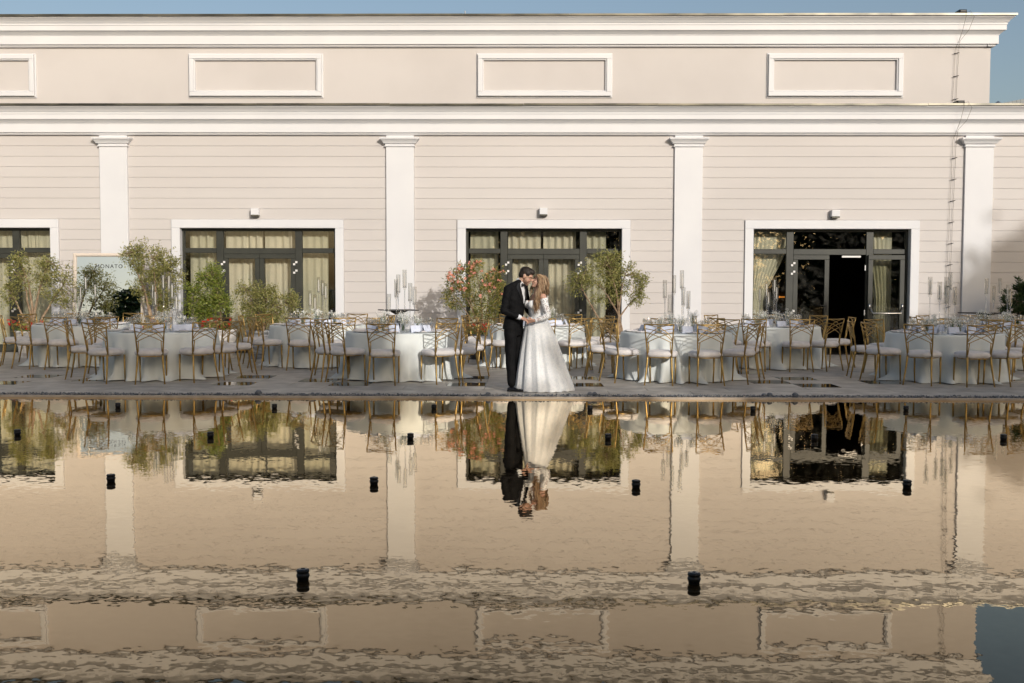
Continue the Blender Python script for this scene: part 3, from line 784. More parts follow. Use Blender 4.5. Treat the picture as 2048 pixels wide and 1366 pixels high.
def table(px, Y, desc, pxs, seed, heights, jig=1.5, nseat=9, skip=()):
    ang = seat_angles(gx(px, Y), Y, pxs, nseat)
    sa = lambda k: ang[k]
    cx = gx(px, Y); rr = random.Random(seed)
    t = thing('round_table', 'round banquet table hidden under its cloth, ' + desc, 'table', (cx, Y, 0), 0, 'round banquet tables')
    obj('tabletop', MB().lathe([(.90,.728),(.905,.735),(.905,.758),(.90,.7615)], 48), M_potgrey, t)
    obj('pedestal', MB().lathe([(.40,.0),(.40,.03),(.05,.07),(.05,.70),(.25,.727)], 16), M_black, t)
    c = obj('tablecloth', cloth_mesh(seed), M_cloth, smooth=True, loc=(cx, Y, 0)); tag(c, 'floor-length white cloth draped over ' + desc, 'tablecloth', 'white tablecloths')
    SN, seen = [], {}
    for k in range(nseat):
        nm = seatname(sa(k)); seen[nm] = seen.get(nm, 0) + 1
        SN.append(nm)
    for nm in [n for n, c in seen.items() if c > 1]:
        a_, b_ = [k for k in range(nseat) if SN[k] == nm]
        pk = lambda k: (math.sin(R(sa(k))), -math.cos(R(sa(k))))
        if 'near side' in nm or 'far side' in nm:
            lo, hi = (a_, b_) if pk(a_)[0] < pk(b_)[0] else (b_, a_); SN[lo] = 'left of ' + nm; SN[hi] = 'right of ' + nm
        else:
            lo, hi = (a_, b_) if pk(a_)[1] < pk(b_)[1] else (b_, a_); SN[lo] = 'nearer ' + nm; SN[hi] = 'farther ' + nm
    for k in range(nseat):
        deg = sa(k)
        if k in skip: continue
        d = deg + rr.uniform(-jig, jig); a = R(d)
        rad = 1.21 + rr.uniform(-.04,.05)
        x, y = cx + rad*math.sin(a), Y - rad*math.cos(a)
        make_chair(x, y, a + R(rr.uniform(-9,9)), 'gold chair at %s of %s' % (SN[k], desc))
    for k in range(nseat):
        a = R(sa(k))
        def pt(r_, da=0): return (cx + r_*math.sin(a+da), Y - r_*math.cos(a+da), TOP+.001)
        wh = SN[k] + ' of ' + desc
        o = obj('plate', me_plate, loc=pt(.735)); tag(o, 'porcelain plate at ' + wh, 'plate', 'plates')
        q = pt(.735, .0); o = obj('napkin', me_nap, loc=(q[0], q[1], q[2]+.019)); o.rotation_euler = (0,0,a+rr.uniform(-.6,.6)); tag(o, 'folded napkin at ' + wh, 'napkin', 'napkins')
        o = obj('place_card', me_card, loc=pt(.55, rr.uniform(-.10,.02))); o.rotation_euler = (0,0,a+rr.uniform(-.5,.5)); tag(o, 'pale card at ' + wh, 'card', 'place cards')
        for j, (r_, da) in enumerate(((.52,.22),(.57,.36),(.46,.38))):
            q = pt(r_ + rr.uniform(-.015,.015), da + rr.uniform(-.02,.02))
            o = obj('wine_glass', GL[j], loc=q); tag(o, ['balloon glass','slim glass','small glass'][j] + ' at ' + wh, 'glass', 'stemmed glasses')
        q = pt(.74, .23); o = obj('knife', me_knife, loc=q); o.rotation_euler = (0,0,a); tag(o, 'steel knife at ' + wh, 'knife', 'knives')
    hs = sorted(heights, key=lambda h: -h[1])
    for k, (dx, h) in enumerate(hs):
        holder((cx+dx, Y+rr.uniform(-.15,.15), TOP+.001), h, '%s clear glass candle holder on %s' % (ORD[min(k,6)] if k < len(hs)-1 else 'shortest', desc), 0.012, rr)
    for k, (dx, dy) in enumerate(((-.30,-.10),(.05,-.26),(.30,.02),(-.05,.25))):
        flower_vase((cx+dx+rr.uniform(-.04,.04), Y+dy, TOP+.001), '%s vase of tiny white flowers on %s' % (['left','near','right','far'][k], desc), rr, rr.uniform(.8,1.1))

H = lambda *a: list(a)
FY, BY = 17.38, 20.1
table(325, FY, 'front table at far left', (190,298,410,463), 11, H((-.14,.82),(.0,.98),(.08,.97),(.16,.82),(-.06,.70),(.22,.62)), 1.5, 9)
table(803, FY, 'front table just left of the couple', (640,672,765,890,943), 12, H((-.22,.62),(-.08,.86),(-.04,.94),(.06,1.02),(.15,.80),(.22,.74)), 1.5, 9)
table(1351, FY, 'front table just right of the couple', (1180,1218,1319,1427,1502), 13, H((-.18,.86),(-.05,.94),(.08,1.02),(.13,.74),(.20,.68),(-.12,.62)), 1.5, 9)
table(1886, FY, 'front table at far right', (1703,1740,1840,1957,2037), 14, H((-.26,.92),(-.10,.84),(-.02,.78),(.06,.92),(.13,1.0),(.20,.76)), 1.5, 9)
table(168, BY, 'back table at far left before the mirror', (37,122,205), 15, H((-.18,.72),(-.06,.76),(.06,.96),(.20,.82),(-.12,.6)), 1.5, 9)
table(637, BY, 'back table near the potted shrubs', (515,597,690), 16, H((-.14,.66),(.0,.92),(.07,.86),(.16,.80),(-.06,.58)), 1.5, 9)
table(1073, BY, 'back table behind the couple', (947,1003,1090,1158,1192), 17, H((-.14,.72),(.0,.92),(.1,.8),(.2,.7)), 1.5, 9)
table(1541, BY, 'back table left of the open doorway', (1440,1512,1604,1667), 18, H((-.20,.76),(-.12,.86),(.02,.94),(.12,.80),(-.05,.7)), 1.5, 9)
table(1988, BY, 'back table at far right', (1905,1975,2060), 19, H((-.22,.92),(-.04,.78),(.10,.92),(.16,.8),(.26,.72)), 1.5, 9)

# high black tables by the wall
for px, Y, z, w, lab in ((797, 22.5, 619, .74, 'high square black table before the second pilaster'), (1968, 22.4, 625, .80, 'high square black table before the right pilaster')):
    x = gx(px, Y); zt = at(px, z, Y).z
    t = thing('cocktail_table', lab, 'table', (x, Y, 0), R(24), 'high black tables')
    obj('tabletop', MB().bbox(-w/2.1, w/2.1, -w/2.1, w/2.1, zt-.022, zt, .004), M_black, t)
    obj('post', MB().lathe([(.04,.03),(.04,zt-.16),(.05,zt-.12),(.22,zt-.024)], 12), M_black, t, True)
    obj('foot', MB().lathe([(.26,0),(.26,.012),(.05,.03)], 20), M_black, t, True)

# ------------------------------------------------------------------ leaning mirror sign
MY = D - .42
w0, w1 = at(148, 560, MY), at(291, 560, MY); mz = at(220, 507, MY+.15).z
mw = (w1.x - w0.x)/2; tilt = R(4.0)
t = thing('mirror_sign', 'tall leaning mirror with cream ornate frame and dark lettering', 'mirror', ((w0.x+w1.x)/2, MY-.16, .0), 0)
t.rotation_euler = (-tilt, 0, R(-.5))
mh = mz/math.cos(tilt); fwd = .075
obj('glass', MB().box(-mw+.03, mw-.03, -.004, .012, .05, mh-.03), M_mirror, t)
m = MB()
for x0, x1, z0, z1 in ((-mw,-mw+fwd,0,mh),(mw-fwd,mw,0,mh),(-mw+fwd+.0005,mw-fwd-.0005,0,fwd),(-mw+fwd+.0005,mw-fwd-.0005,mh-fwd,mh)):
    m.bbox(x0, x1, -.045, .02, z0, z1, .018)
fr = obj('frame', m, pbsdf('mirror_frame', (.68,.60,.52), .5), t)
m = MB()
n = 60
for i in range(n):
    x = -mw+fwd*.5 + (2*mw-fwd)*i/(n-1); m.ell((x,-.045,mh-fwd*.55),(.011,.010,.022), None, 6, 4)
for s_ in (-1,1):
    for i in range(70):
        m.ell((s_*(mw-fwd*.5), -.045, .05+(mh-.15)*i/69),(.018,.010,.010), None, 6, 4)
obj('ornament', m, MATS['mirror_frame'], fr)
fc = bpy.data.curves.new('lettering', 'FONT'); fc.body = 'MONATO'; fc.size = .125; fc.align_x = 'CENTER'; fc.space_character = 1.22; fc.extrude = .001
to = bpy.data.objects.new('tmp', fc); COL.objects.link(to)
me = bpy.data.meshes.new_from_object(to.evaluated_get(bpy.context.evaluated_depsgraph_get())); bpy.data.objects.remove(to)
w_ = max(v.co.x for v in me.vertices) - min(v.co.x for v in me.vertices)
k = (at(247,533,MY).x - at(193,533,MY).x)/w_
me.transform(Matrix.Rotation(PI/2, 4, 'X') @ Matrix.Diagonal((k,k,1,1)))
o = obj('lettering', me, pbsdf('lettering_dark', (.03,.03,.03), .6), t); o.location = (0, -.0065, at(220, 536.5, MY+.1).z/math.cos(tilt))

# ------------------------------------------------------------------ plants
def leaves(mb, tips, rr, per, ln, wd, spread, droop=.2, up=.3, whorl=False):
    for tp, dr in tips:
        for j in range(per):
            if whorl:
                a = rr.random()*2*PI; e = rr.uniform(.1,1.2)
                d = Vector((math.cos(a)*math.cos(e), math.sin(a)*math.cos(e), math.sin(e)))
                p = tp + dr*rr.uniform(-spread, .02)
            else:
                d = Vector((rr.gauss(0,1), rr.gauss(0,1), rr.gauss(up,1)-droop)) + dr*.9
                p = tp + Vector((rr.gauss(0,spread), rr.gauss(0,spread), rr.gauss(0,spread)))
            d.normalize(); l = ln*rr.uniform(.6,1.25); w = wd*rr.uniform(.7,1.2)
            s = d.cross(Vector((rr.gauss(0,1), rr.gauss(0,1), rr.gauss(0,1))))
            if s.length < 1e-3: continue
            s.normalize(); nrm = d.cross(s)
            mb.add([p, p+d*l*.45+s*w+nrm*w*.25, p+d*l, p+d*l*.45-s*w+nrm*w*.25], [(0,1,2),(0,2,3)])
def bez(a, c, b, n=7): return [a*(1-t)**2 + c*2*t*(1-t) + b*t*t for t in [i/(n-1) for i in range(n)]]
def plant(name, label, cat, Y, base_px, blobs, ntips, per, leafsize, mat, seed, trunk_r=.03, nlimb=4, base_z=None, spread=.05, depth=.8, whorl=False, flowers=None, group=None, twig=.0026, wander=.12):
    rr = random.Random(seed)
    bx, bz = at(base_px[0], base_px[1], Y).x, (base_z if base_z is not None else at(base_px[0], base_px[1], Y).z)
    t = thing(name, label, cat, (bx, Y, bz), 0, group)
    B = []
    for px, py, rx, rz in blobs:
        c = at(px, py, Y); s = F_PX/Y; B.append((Vector((c.x-bx, 0, c.z-bz)), rx/s, min(rx,rz)/s*depth, rz/s))
    mt = MB(); limbs = []
    wts = [b[1]*b[3] for b in B]
    for i in range(nlimb):
        b = B[i % len(B)]
        e = b[0] + Vector((rr.uniform(-.35,.35)*b[1], rr.uniform(-.5,.5)*b[2], rr.uniform(-.1,.4)*b[3]))
        root = Vector((rr.uniform(-.5,.5)*trunk_r*2.2, rr.uniform(-.5,.5)*trunk_r*2, -.06))
        c = Vector((e.x*rr.uniform(.05,.45)+rr.uniform(-wander,wander), e.y*.3, e.z*rr.uniform(.3,.6)))
        pts = bez(root, c, e, 9)
        pts = [p_ + Vector((rr.gauss(0,.012), rr.gauss(0,.012), 0))*(k_/8) for k_, p_ in enumerate(pts)]
        mt.tube(pts, [trunk_r*(1-.78*k_/8) for k_ in range(9)], 7); limbs.append(pts)
    tips = []
    for i in range(ntips):
        b = rr.choices(B, wts)[0]
        while True:
            v = Vector((rr.uniform(-1,1), rr.uniform(-1,1), rr.uniform(-1,1)))
            if .25 < v.length < 1 and rr.random() < v.length + .15: break
        tp = b[0] + Vector((v.x*b[1], v.y*b[2], v.z*b[3]))
        src = min((p_ for lm in limbs for p_ in lm[3:]), key=lambda q: (q-tp).length + rr.uniform(0,.12))
        mid = (src+tp)/2 + Vector((rr.gauss(0,.03), rr.gauss(0,.03), rr.gauss(.03,.03)))
        pts = bez(src, mid, tp, 5)
        mt.tube(pts, [twig*1.6, twig*1.4, twig*1.1, twig*.8, twig*.5], 4)
        dr = (tp-mid).normalized(); tips.append((tp, dr)); tips.append((pts[3], dr))
        if rr.random() < .4: tips.append((pts[2], dr))
    obj('trunk', mt, M_bark, t, True)
    ml = MB(); leaves(ml, tips, rr, per, leafsize[0], leafsize[1], spread, whorl=whorl)
    obj('crown', ml, mat, t)
    if flowers:
        n, fm, fs = flowers; mf = MB()
        outer = sorted(tips, key=lambda q: -(q[0].length + rr.uniform(0,.5) - q[0].y*.6))[:n*2]; rr.shuffle(outer)
        for tp, dr in outer[:n]:
            for j in range(6):
                c = tp + Vector((rr.gauss(0,fs*.8), rr.gauss(-.02,fs*.8), rr.gauss(.01,fs*.7)))
                nn_ = 5; a0 = rr.random()*6; nd = Vector((rr.gauss(0,.6), -1, rr.gauss(.4,.5))).normalized()
                sx = nd.cross(Vector((0,0,1))).normalized(); sy = nd.cross(sx)
                for q in range(nn_):
                    a = a0+2*PI*q/nn_; e = (sx*math.cos(a)+sy*math.sin(a)); f_ = (sx*math.cos(a+.5)+sy*math.sin(a+.5)); g_ = (sx*math.cos(a-.5)+sy*math.sin(a-.5))
                    mf.add([c, c+f_*fs*.7+nd*fs*.2, c+e*fs+nd*fs*.35, c+g_*fs*.7+nd*fs*.2], [(0,1,2,3)])
        obj('flowers', mf, fm, t)
    return t
def pot(px, Y, r, h, mat, label, ribs=True):
    t = thing('plant_pot', label, 'plant pot', (gx(px, Y), Y, .0), 0, 'plant pots along the wall')
    pr = [(r*.72,.0),(r*.74,.02)]
    for k in range(1, 13):
        z = h*k/13; q = r*(.74+.24*(k/13)**.8); e = (.012 if ribs and k % 3 == 0 else 0); pr.append((q+e, z))
    pr += [(r*1.02,h*.93),(r*1.05,h*.95),(r*1.05,h),(r*.93,h),(r*.9,h*.9)]
    obj('body', MB().lathe(pr, 28, cap=False), mat, t, True)
    obj('soil', MB().lathe([(r*.91,h*.90),(.3*r,h*.925),(.01,h*.93)], 20, cap=False), M_soil, t)
    obj('saucer', MB().lathe([(r*.9,-.0),(r*.92,.014),(r*.7,.016)], 24), mat, t)
    return t
def geranium(px, Y, z, r, seed, label, n=26):
    rr = random.Random(seed); x = gx(px, Y)
    t = thing('geranium', label, 'flowers', (x, Y, z), 0, 'red geraniums in the pots')
    ms, ml, mf = MB(), MB(), MB()
    for i in range(90):
        a = rr.random()*2*PI; q = rr.random()**.5*r; h = rr.uniform(.03,.20); c = Vector((q*math.cos(a), q*math.sin(a)*.7-.05, h))
        ms.tube([Vector((c.x*.3, c.y*.3, -.04)), c], .0025, 4)
        nd = Vector((rr.gauss(0,.5), -.6+rr.gauss(0,.5), 1)).normalized(); sx = nd.cross(Vector((0,1,.1))).normalized(); sy = nd.cross(sx); s = rr.uniform(.02,.036)
        ml.add([c+(sx*math.cos(k*PI/3)+sy*math.sin(k*PI/3))*s for k in range(6)], [tuple(range(6))])
    for i in range(n):
        a = rr.random()*2*PI; q = rr.random()**.5*r*1.1; c = Vector((q*math.cos(a), q*math.sin(a)*.7-.09, rr.uniform(.10,.30)))
        ms.tube([Vector((c.x*.4, c.y*.4, -.02)), c], .0022, 4)
        for j in range(9):
            p_ = c + Vector((rr.gauss(0,.014), rr.gauss(0,.014), rr.gauss(0,.011))); s = rr.uniform(.009,.015)
            mf.add([p_+Vector(k)*s for k in ((1,0,0),(0,1,0),(-1,0,0),(0,-1,0),(0,0,1),(0,0,-1))], [(0,1,4),(1,2,4),(2,3,4),(3,0,4),(1,0,5),(2,1,5),(3,2,5),(0,3,5)])
    obj('stems', ms, M_stem, t); obj('leaves', ml, M_green, t); o = obj('blooms', mf, M_red, t); o['kind'] = 'stuff'

OL = (.072,.0105)
pot(66, 21.9, .33, .56, M_pot, 'whitish round pot under the leftmost olive tree')
plant('olive_tree', 'leftmost potted olive tree with bare forked trunk', 'olive tree', 21.9, (66,655), [(52,552,46,40),(120,568,36,44),(20,588,22,30),(100,532,30,20),(40,515,22,14),(140,600,16,22)], 210, 9, OL, M_olive, 41, .036, 5, .50, .045, group='potted olive trees')
geranium(60, 21.9, .50, .36, 51, 'red geraniums under the leftmost olive tree', 24)
pot(308, 22.5, .33, .56, M_pot, 'round pot under the olive tree beside the mirror')
plant('olive_tree', 'tall drooping olive tree covering the right edge of the mirror', 'olive tree', 22.3, (310,655), [(306,520,50,40),(268,516,32,26),(336,555,34,58),(292,568,34,40),(328,600,25,25)], 300, 9, OL, M_olive, 42, .034, 5, .50, .045, group='potted olive trees')
geranium(312, 22.3, .52, .26, 52, 'red geraniums under the olive tree beside the mirror', 9)
pot(446, 21.8, .29, .60, M_pot, 'whitish ribbed pot with geraniums left of the grey planter')
plant('green_shrub', 'bushy bright green shrub in whitish pot before the glazed door', 'shrub', 21.8, (440,655), [(410,585,42,48),(428,548,22,26),(440,610,28,38),(395,615,28,28)], 270, 10, (.058,.012), M_green, 43, .022, 5, .54, .04)
geranium(436, 21.8, .55, .30, 53, 'red geraniums under the bright green shrub', 20)
pot(522, 21.8, .30, .58, M_potgrey, 'weathered grey planter under the low spreading shrub')
plant('low_shrub', 'low spreading olive-green shrub in the grey planter', 'shrub', 21.8, (522,660), [(500,592,32,32),(562,616,42,36),(520,628,42,30),(585,600,18,20),(540,590,20,22)], 270, 10, (.055,.011), M_olive, 44, .022, 6, .52, .04)
pot(962, 21.8, .30, .52, M_potdark, 'dark pot under the pink oleander behind the groom')
plant('oleander', 'bushy oleander with pink flowers left of the groom', 'oleander', 21.8, (962,660), [(948,572,44,42),(910,595,26,30),(988,588,26,36),(902,558,18,18),(944,530,24,16),(992,552,18,18),(968,622,32,22),(918,545,14,14)], 200, 9, (.10,.0095), M_olean, 45, .018, 8, .46, .045, flowers=(75, M_pink, .020))
geranium(958, 21.75, .47, .28, 54, 'red geraniums under the pink oleander', 22)
pot(1238, 21.9, .32, .52, M_pot, 'pale pot under the olive tree right of the bride')
plant('olive_tree', 'potted olive tree with branching trunk right of the bride', 'olive tree', 21.9, (1238,665), [(1205,540,48,38),(1258,556,34,34),(1158,566,28,26),(1276,592,20,24),(1210,588,28,22),(1222,508,22,12),(1284,560,14,16)], 240, 9, OL, M_olive, 46, .036, 5, .46, .045, group='potted olive trees', wander=.3)
pot(2042, 22.3, .32, .50, M_potdark, 'dark pot under the oleander at the right edge')
plant('oleander', 'dark green oleander without flowers at the right edge', 'oleander', 22.3, (2042,665), [(2040,610,40,52),(2070,600,40,50)], 120, 22, (.13,.012), M_dgreen, 47, .014, 12, .45, .07, whorl=True)

# ------------------------------------------------------------------ tall trees behind the viewer: they shade the terrace and show in the mirror and panes
def big_tree_meshes(seed, h, w, n):
    rr = random.Random(seed); mt, ml = MB(), MB()
    mt.tube([(0,0,-.1),(.05,.02,h*.25),(-.05,.05,h*.55),(0,0,h*.9)], [.24,.19,.12,.03], 9)
    tips = []
    for i in range(n):
        z = rr.uniform(.06,1.0)*h; k = math.sin(PI*min(1,(z/h)**.75*.93+.06))**.6
        a = rr.random()*2*PI; q = w*k*rr.random()**.45*(1+.22*math.sin(3*a+z))
        tp = Vector((q*math.cos(a), q*math.sin(a), z)); b = Vector((0,0,max(.3,z-.35*q-.2)))
        if i % 4 == 0: mt.tube(bez(b, (b+tp)/2+Vector((0,0,.15)), tp, 4), [.05,.035,.02,.008], 5)
        tips.append((tp, (tp-b).normalized()))
    leaves(ml, tips, rr, 15, .28, .075, .24)
    a, b = mt.mesh('trunk', True), ml.mesh('crown'); a.materials.append(M_bark); b.materials.append(M_bigleaf)
    return a, b
BT = [big_tree_meshes(61, 9.0, 2.6, 900), big_tree_meshes(62, 9.0, 2.3, 850), big_tree_meshes(63, 9.0, 1.7, 130)]  # last crown is thinned to let part of the sun through
def big_tree(x, y, h, w, k, rz, label):
    t = thing('garden_tree', label, 'tree', (x, y, -.14), rz, 'tall garden trees across the pool')
    t.scale = (w, w, h/9.0)
    obj('trunk', BT[k][0], None, t); obj('crown', BT[k][1], None, t)
big_tree(-19.4, -4.0, 5.0, 1.0, 0, .3, 'dark leafy tree seen reflected in the leaning mirror')
row = [(-3.4,9.4,1.0,0),(.4,10.2,1.05,1),(3.8,10.6,1.05,0),(8.0,10.7,1.14,1),(11.5,9.6,.9,2),(15.2,10.3,1.1,0),(18.5,11.0,1.1,1),(21.7,12.0,1.15,0),(25.2,13.2,1.2,1),(29.0,12.8,1.2,0)]  # sparse fifth tree is added so that filtered sun reaches the couple
ords = ['first','second','third','fourth','added sparse fifth','sixth','seventh','eighth','ninth','tenth']
for i, (x, h, w, k) in enumerate(row):
    big_tree(x, -8.5 + (i % 3)*.6, h, w, k, i*1.3, '%s tree from the left in the tall row reflected in the panes' % ords[i])

# ------------------------------------------------------------------ the couple
G0 = gnd(1040, 782); PXM = F_PX/G0.y
def q(px, py, y=0.0): return Vector(((px-1040)/PXM, y, (783-py)/PXM))
M_skin = noisy(pbsdf('skin', (.55,.33,.24), .5), (.52,.30,.21), (.60,.37,.27), 12, 3); M_skin.node_tree.nodes['Principled BSDF'].inputs['Subsurface Weight'].default_value = .12
M_suit = noisy(pbsdf('suit_wool', (.012,.012,.013), .75), (.005,.005,.0055), (.009,.009,.010), 30, 3, .2, 300, dist=.002)
M_suit.node_tree.nodes['Principled BSDF'].inputs['Specular IOR Level'].default_value = .15
M_satin = pbsdf('lapel_satin', (.012,.012,.013), .3)
M_shirt = pbsdf('shirt_cotton', (.75,.76,.78), .7)
M_shoe = pbsdf('shoe_patent', (.012,.012,.015), .08)
M_dhair = noisy(pbsdf('dark_hair', (.02,.013,.009), .5), (.010,.007,.005), (.035,.022,.014), 60, 2, .6, 120, dist=.008)
M_beard = noisy(pbsdf('beard', (.08,.045,.03), .8), (.13,.075,.05), (.30,.175,.12), 120, 2)
M_bhair = leafmat('blond_hair', (.18,.095,.045), (.34,.21,.11), (.55,.39,.24), 0.1)
M_lip = pbsdf('lips', (.45,.14,.12), .4)
M_lash = pbsdf('lashes', (.02,.012,.01), .7)
def lace(name, hole):
    m = pbsdf(name, (.78,.79,.78), .8); N, L = nt(m); p = N['Principled BSDF']; out = N['Material Output']
    g = N.new('ShaderNodeTexCoord')
    n = N.new('ShaderNodeTexNoise'); n.inputs['Scale'].default_value = 15; n.inputs['Detail'].default_value = 3; n.inputs['Distortion'].default_value = 3.5
    L.new(g.outputs['Object'], n.inputs['Vector'])
    v = N.new('ShaderNodeTexVoronoi'); v.feature = 'DISTANCE_TO_EDGE'; v.inputs['Scale'].default_value = 16
    L.new(g.outputs['Object'], v.inputs['Vector'])
    sb = N.new('ShaderNodeMath'); sb.operation = 'SUBTRACT'; sb.inputs[1].default_value = .5; L.new(n.outputs['Fac'], sb.inputs[0])
    ab = N.new('ShaderNodeMath'); ab.operation = 'ABSOLUTE'; L.new(sb.outputs[0], ab.inputs[0])
    mn = N.new('ShaderNodeMath'); mn.operation = 'MINIMUM'; L.new(ab.outputs[0], mn.inputs[0])
    ml_ = N.new('ShaderNodeMath'); ml_.operation = 'MULTIPLY'; ml_.inputs[1].default_value = .6; L.new(v.outputs['Distance'], ml_.inputs[0]); L.new(ml_.outputs[0], mn.inputs[1])
    r = N.new('ShaderNodeValToRGB'); r.color_ramp.elements[0].position = .015; r.color_ramp.elements[1].position = .075
    r.color_ramp.elements[0].color = (1,1,1,1); r.color_ramp.elements[1].color = (0,0,0,1); L.new(mn.outputs[0], r.inputs[0])
    mx = N.new('ShaderNodeMix'); mx.data_type = 'RGBA'; mx.inputs[6].default_value = (.83,.845,.85,1); mx.inputs[7].default_value = (.93,.93,.92,1)
    L.new(r.outputs[0], mx.inputs[0]); L.new(mx.outputs[2], p.inputs['Base Color'])
    b = N.new('ShaderNodeBump'); b.inputs['Strength'].default_value = .4; b.inputs['Distance'].default_value = .004; L.new(r.outputs[0], b.inputs['Height']); L.new(b.outputs[0], p.inputs['Normal'])
    if hole:
        t = N.new('ShaderNodeBsdfTransparent'); ms = N.new('ShaderNodeMixShader')
        mr = N.new('ShaderNodeMapRange'); mr.inputs[3].default_value = hole; mr.inputs[4].default_value = 1.0; L.new(r.outputs[0], mr.inputs[0])
        L.new(mr.outputs[0], ms.inputs[0]); L.new(t.outputs[0], ms.inputs[1]); L.new(p.outputs[0], ms.inputs[2]); L.new(ms.outputs[0], out.inputs[0])
    return m
M_lace = lace('dress_lace', 0); M_lacesheer = lace('sleeve_lace', .35)

def remeshed(name, mb, voxel, smooth=2):
    o = bpy.data.objects.new('tmp', mb.mesh('tmp')); COL.objects.link(o)
    r = o.modifiers.new('r', 'REMESH'); r.mode = 'VOXEL'; r.voxel_size = voxel
    s_ = o.modifiers.new('s', 'SMOOTH'); s_.factor = .5; s_.iterations = smooth
    me = bpy.data.meshes.new_from_object(o.evaluated_get(bpy.context.evaluated_depsgraph_get()))
    bpy.data.objects.remove(o); me.name = name
    me.polygons.foreach_set('use_smooth', [True]*len(me.polygons))
    return me
def ering(c, S, f, a, b, n=24, sq=1.0):
    out = []
    for k in range(n):
        t = 2*PI*k/n; x, y = math.cos(t), math.sin(t)
        out.append(c + S*a*math.copysign(abs(x)**sq, x) + f*b*math.copysign(abs(y)**sq, y))
    return out
def head_parts(mb, M, sc_=1.0, ears=True):
    def e(c, r): mb.ell(M @ (Vector(c)*sc_), Vector(r)*sc_, M.to_3x3(), 18, 12)
    e((-.012,0,.030),(.098,.076,.088)); e((.030,0,-.035),(.062,.060,.082)); e((.068,0,-.098),(.024,.030,.022))
    e((.058,0,.020),(.040,.058,.040)); e((.082,.03,-.028),(.016,.022,.022)); e((.082,-.03,-.028),(.016,.022,.022))
    mb.cap(M @ (Vector((.092,0,.012))*sc_), M @ (Vector((.112,0,-.026))*sc_), .0085*sc_, .0135*sc_)
    e((.092,0,-.060),(.014,.024,.014))
    if ears:
        e((-.004,.078,-.008),(.020,.010,.032)); e((-.004,-.078,-.008),(.020,.010,.032))
def hand(mb, wrist, tip_dir, n_dir, sc_=1.0, curl=.7, side=1):
    """palm and five fingers; tip_dir along the hand, n_dir out of the back of the hand, side: which side the thumb is on"""
    t = tip_dir.normalized(); n = (n_dir - t*n_dir.dot(t)).normalized(); s = t.cross(n)*side
    L_ = .085*sc_
    for k in (-1.5,-.5,.5,1.5):
        mb.cap(wrist + s*k*.011*sc_, wrist + t*L_ + s*k*.019*sc_, .015*sc_, .0125*sc_, 8)
    lens = {-1.5:.062, -.5:.074, .5:.078, 1.5:.070}
    for k in (-1.5,-.5,.5,1.5):
        a = wrist + t*L_ + s*k*.0195*sc_; l = lens[k]*sc_
        d1 = (t*math.cos(curl*.5) - n*math.sin(curl*.5)); d2 = (t*math.cos(curl*1.4) - n*math.sin(curl*1.4)); d3 = (t*math.cos(curl*2.2) - n*math.sin(curl*2.2))
        b = a + d1*l*.45; c = b + d2*l*.32; e = c + d3*l*.23
        mb.cap(a, b, .0098*sc_, .0092*sc_, 8); mb.cap(b, c, .0092*sc_, .0086*sc_, 8); mb.cap(c, e, .0086*sc_, .0075*sc_, 8)
    a = wrist + t*.022*sc_ + s*.024*sc_; b = a + (t*.6 + s*.6 - n*.25).normalized()*.038*sc_; c = b + (t*.95 + s*.1 - n*.35).normalized()*.034*sc_
    mb.cap(a, b, .0135*sc_, .011*sc_, 8); mb.cap(b, c, .011*sc_, .0085*sc_, 8)

# --- groom
gb = MB()
GM = Matrix.Translation(q(1051.5,552.5,-.01)) @ Matrix.Rotation(R(-14), 4, 'Z') @ Matrix.Rotation(R(28), 4, 'Y')
head_parts(gb, GM)
gb.cap(q(1034,572,.0), q(1046,558,-.005), .062, .055)
f_ = Vector((.90,-.435,0)); S_ = Vector((.435,.90,0))
gb.rings([ering(q(1026,655), S_, f_, .15, .10), ering(q(1030,628), S_, f_, .14, .095), ering(q(1031,598), S_, f_, .165, .10), ering(q(1032,572), S_, f_, .13, .06)])
sh, el, wr = q(1016,580,-.160), q(1008,622,-.215), q(1039,634,-.245)
gb.cap(sh, el, .05, .042); gb.cap(el, wr, .042, .027)
hand(gb, q(1041,634.5,-.245), q(1058,641,0)-q(1041,634.5,0) + Vector((0,-.01,0)), Vector((.25,-.45,.85)), 1.0, .75, -1)
shl, ell_, wrl = q(1046,575,.16), q(1056,620,.21), q(1070,637,.13)
gb.cap(shl, ell_, .05, .042); gb.cap(ell_, wrl, .042, .027); hand(gb, wrl, Vector((1,-.2,-.2)), Vector((0,.5,.8)), 1.0, .8, 1)
legs = ((q(1021,660,-.085), q(1020.5,715,-.085), q(1023,768,-.075)), (q(1034,660,.085), q(1036,715,.09), q(1037,768,.10)))
for a, b, c in legs:
    gb.cap(a, b, .075, .055); gb.cap(b, c, .055, .038)
groom = obj('person', remeshed('groom_body', gb, .0065), M_skin, loc=G0)
tag(groom, 'person in black dinner suit and bow tie bending to kiss, holding hands', 'person', None)
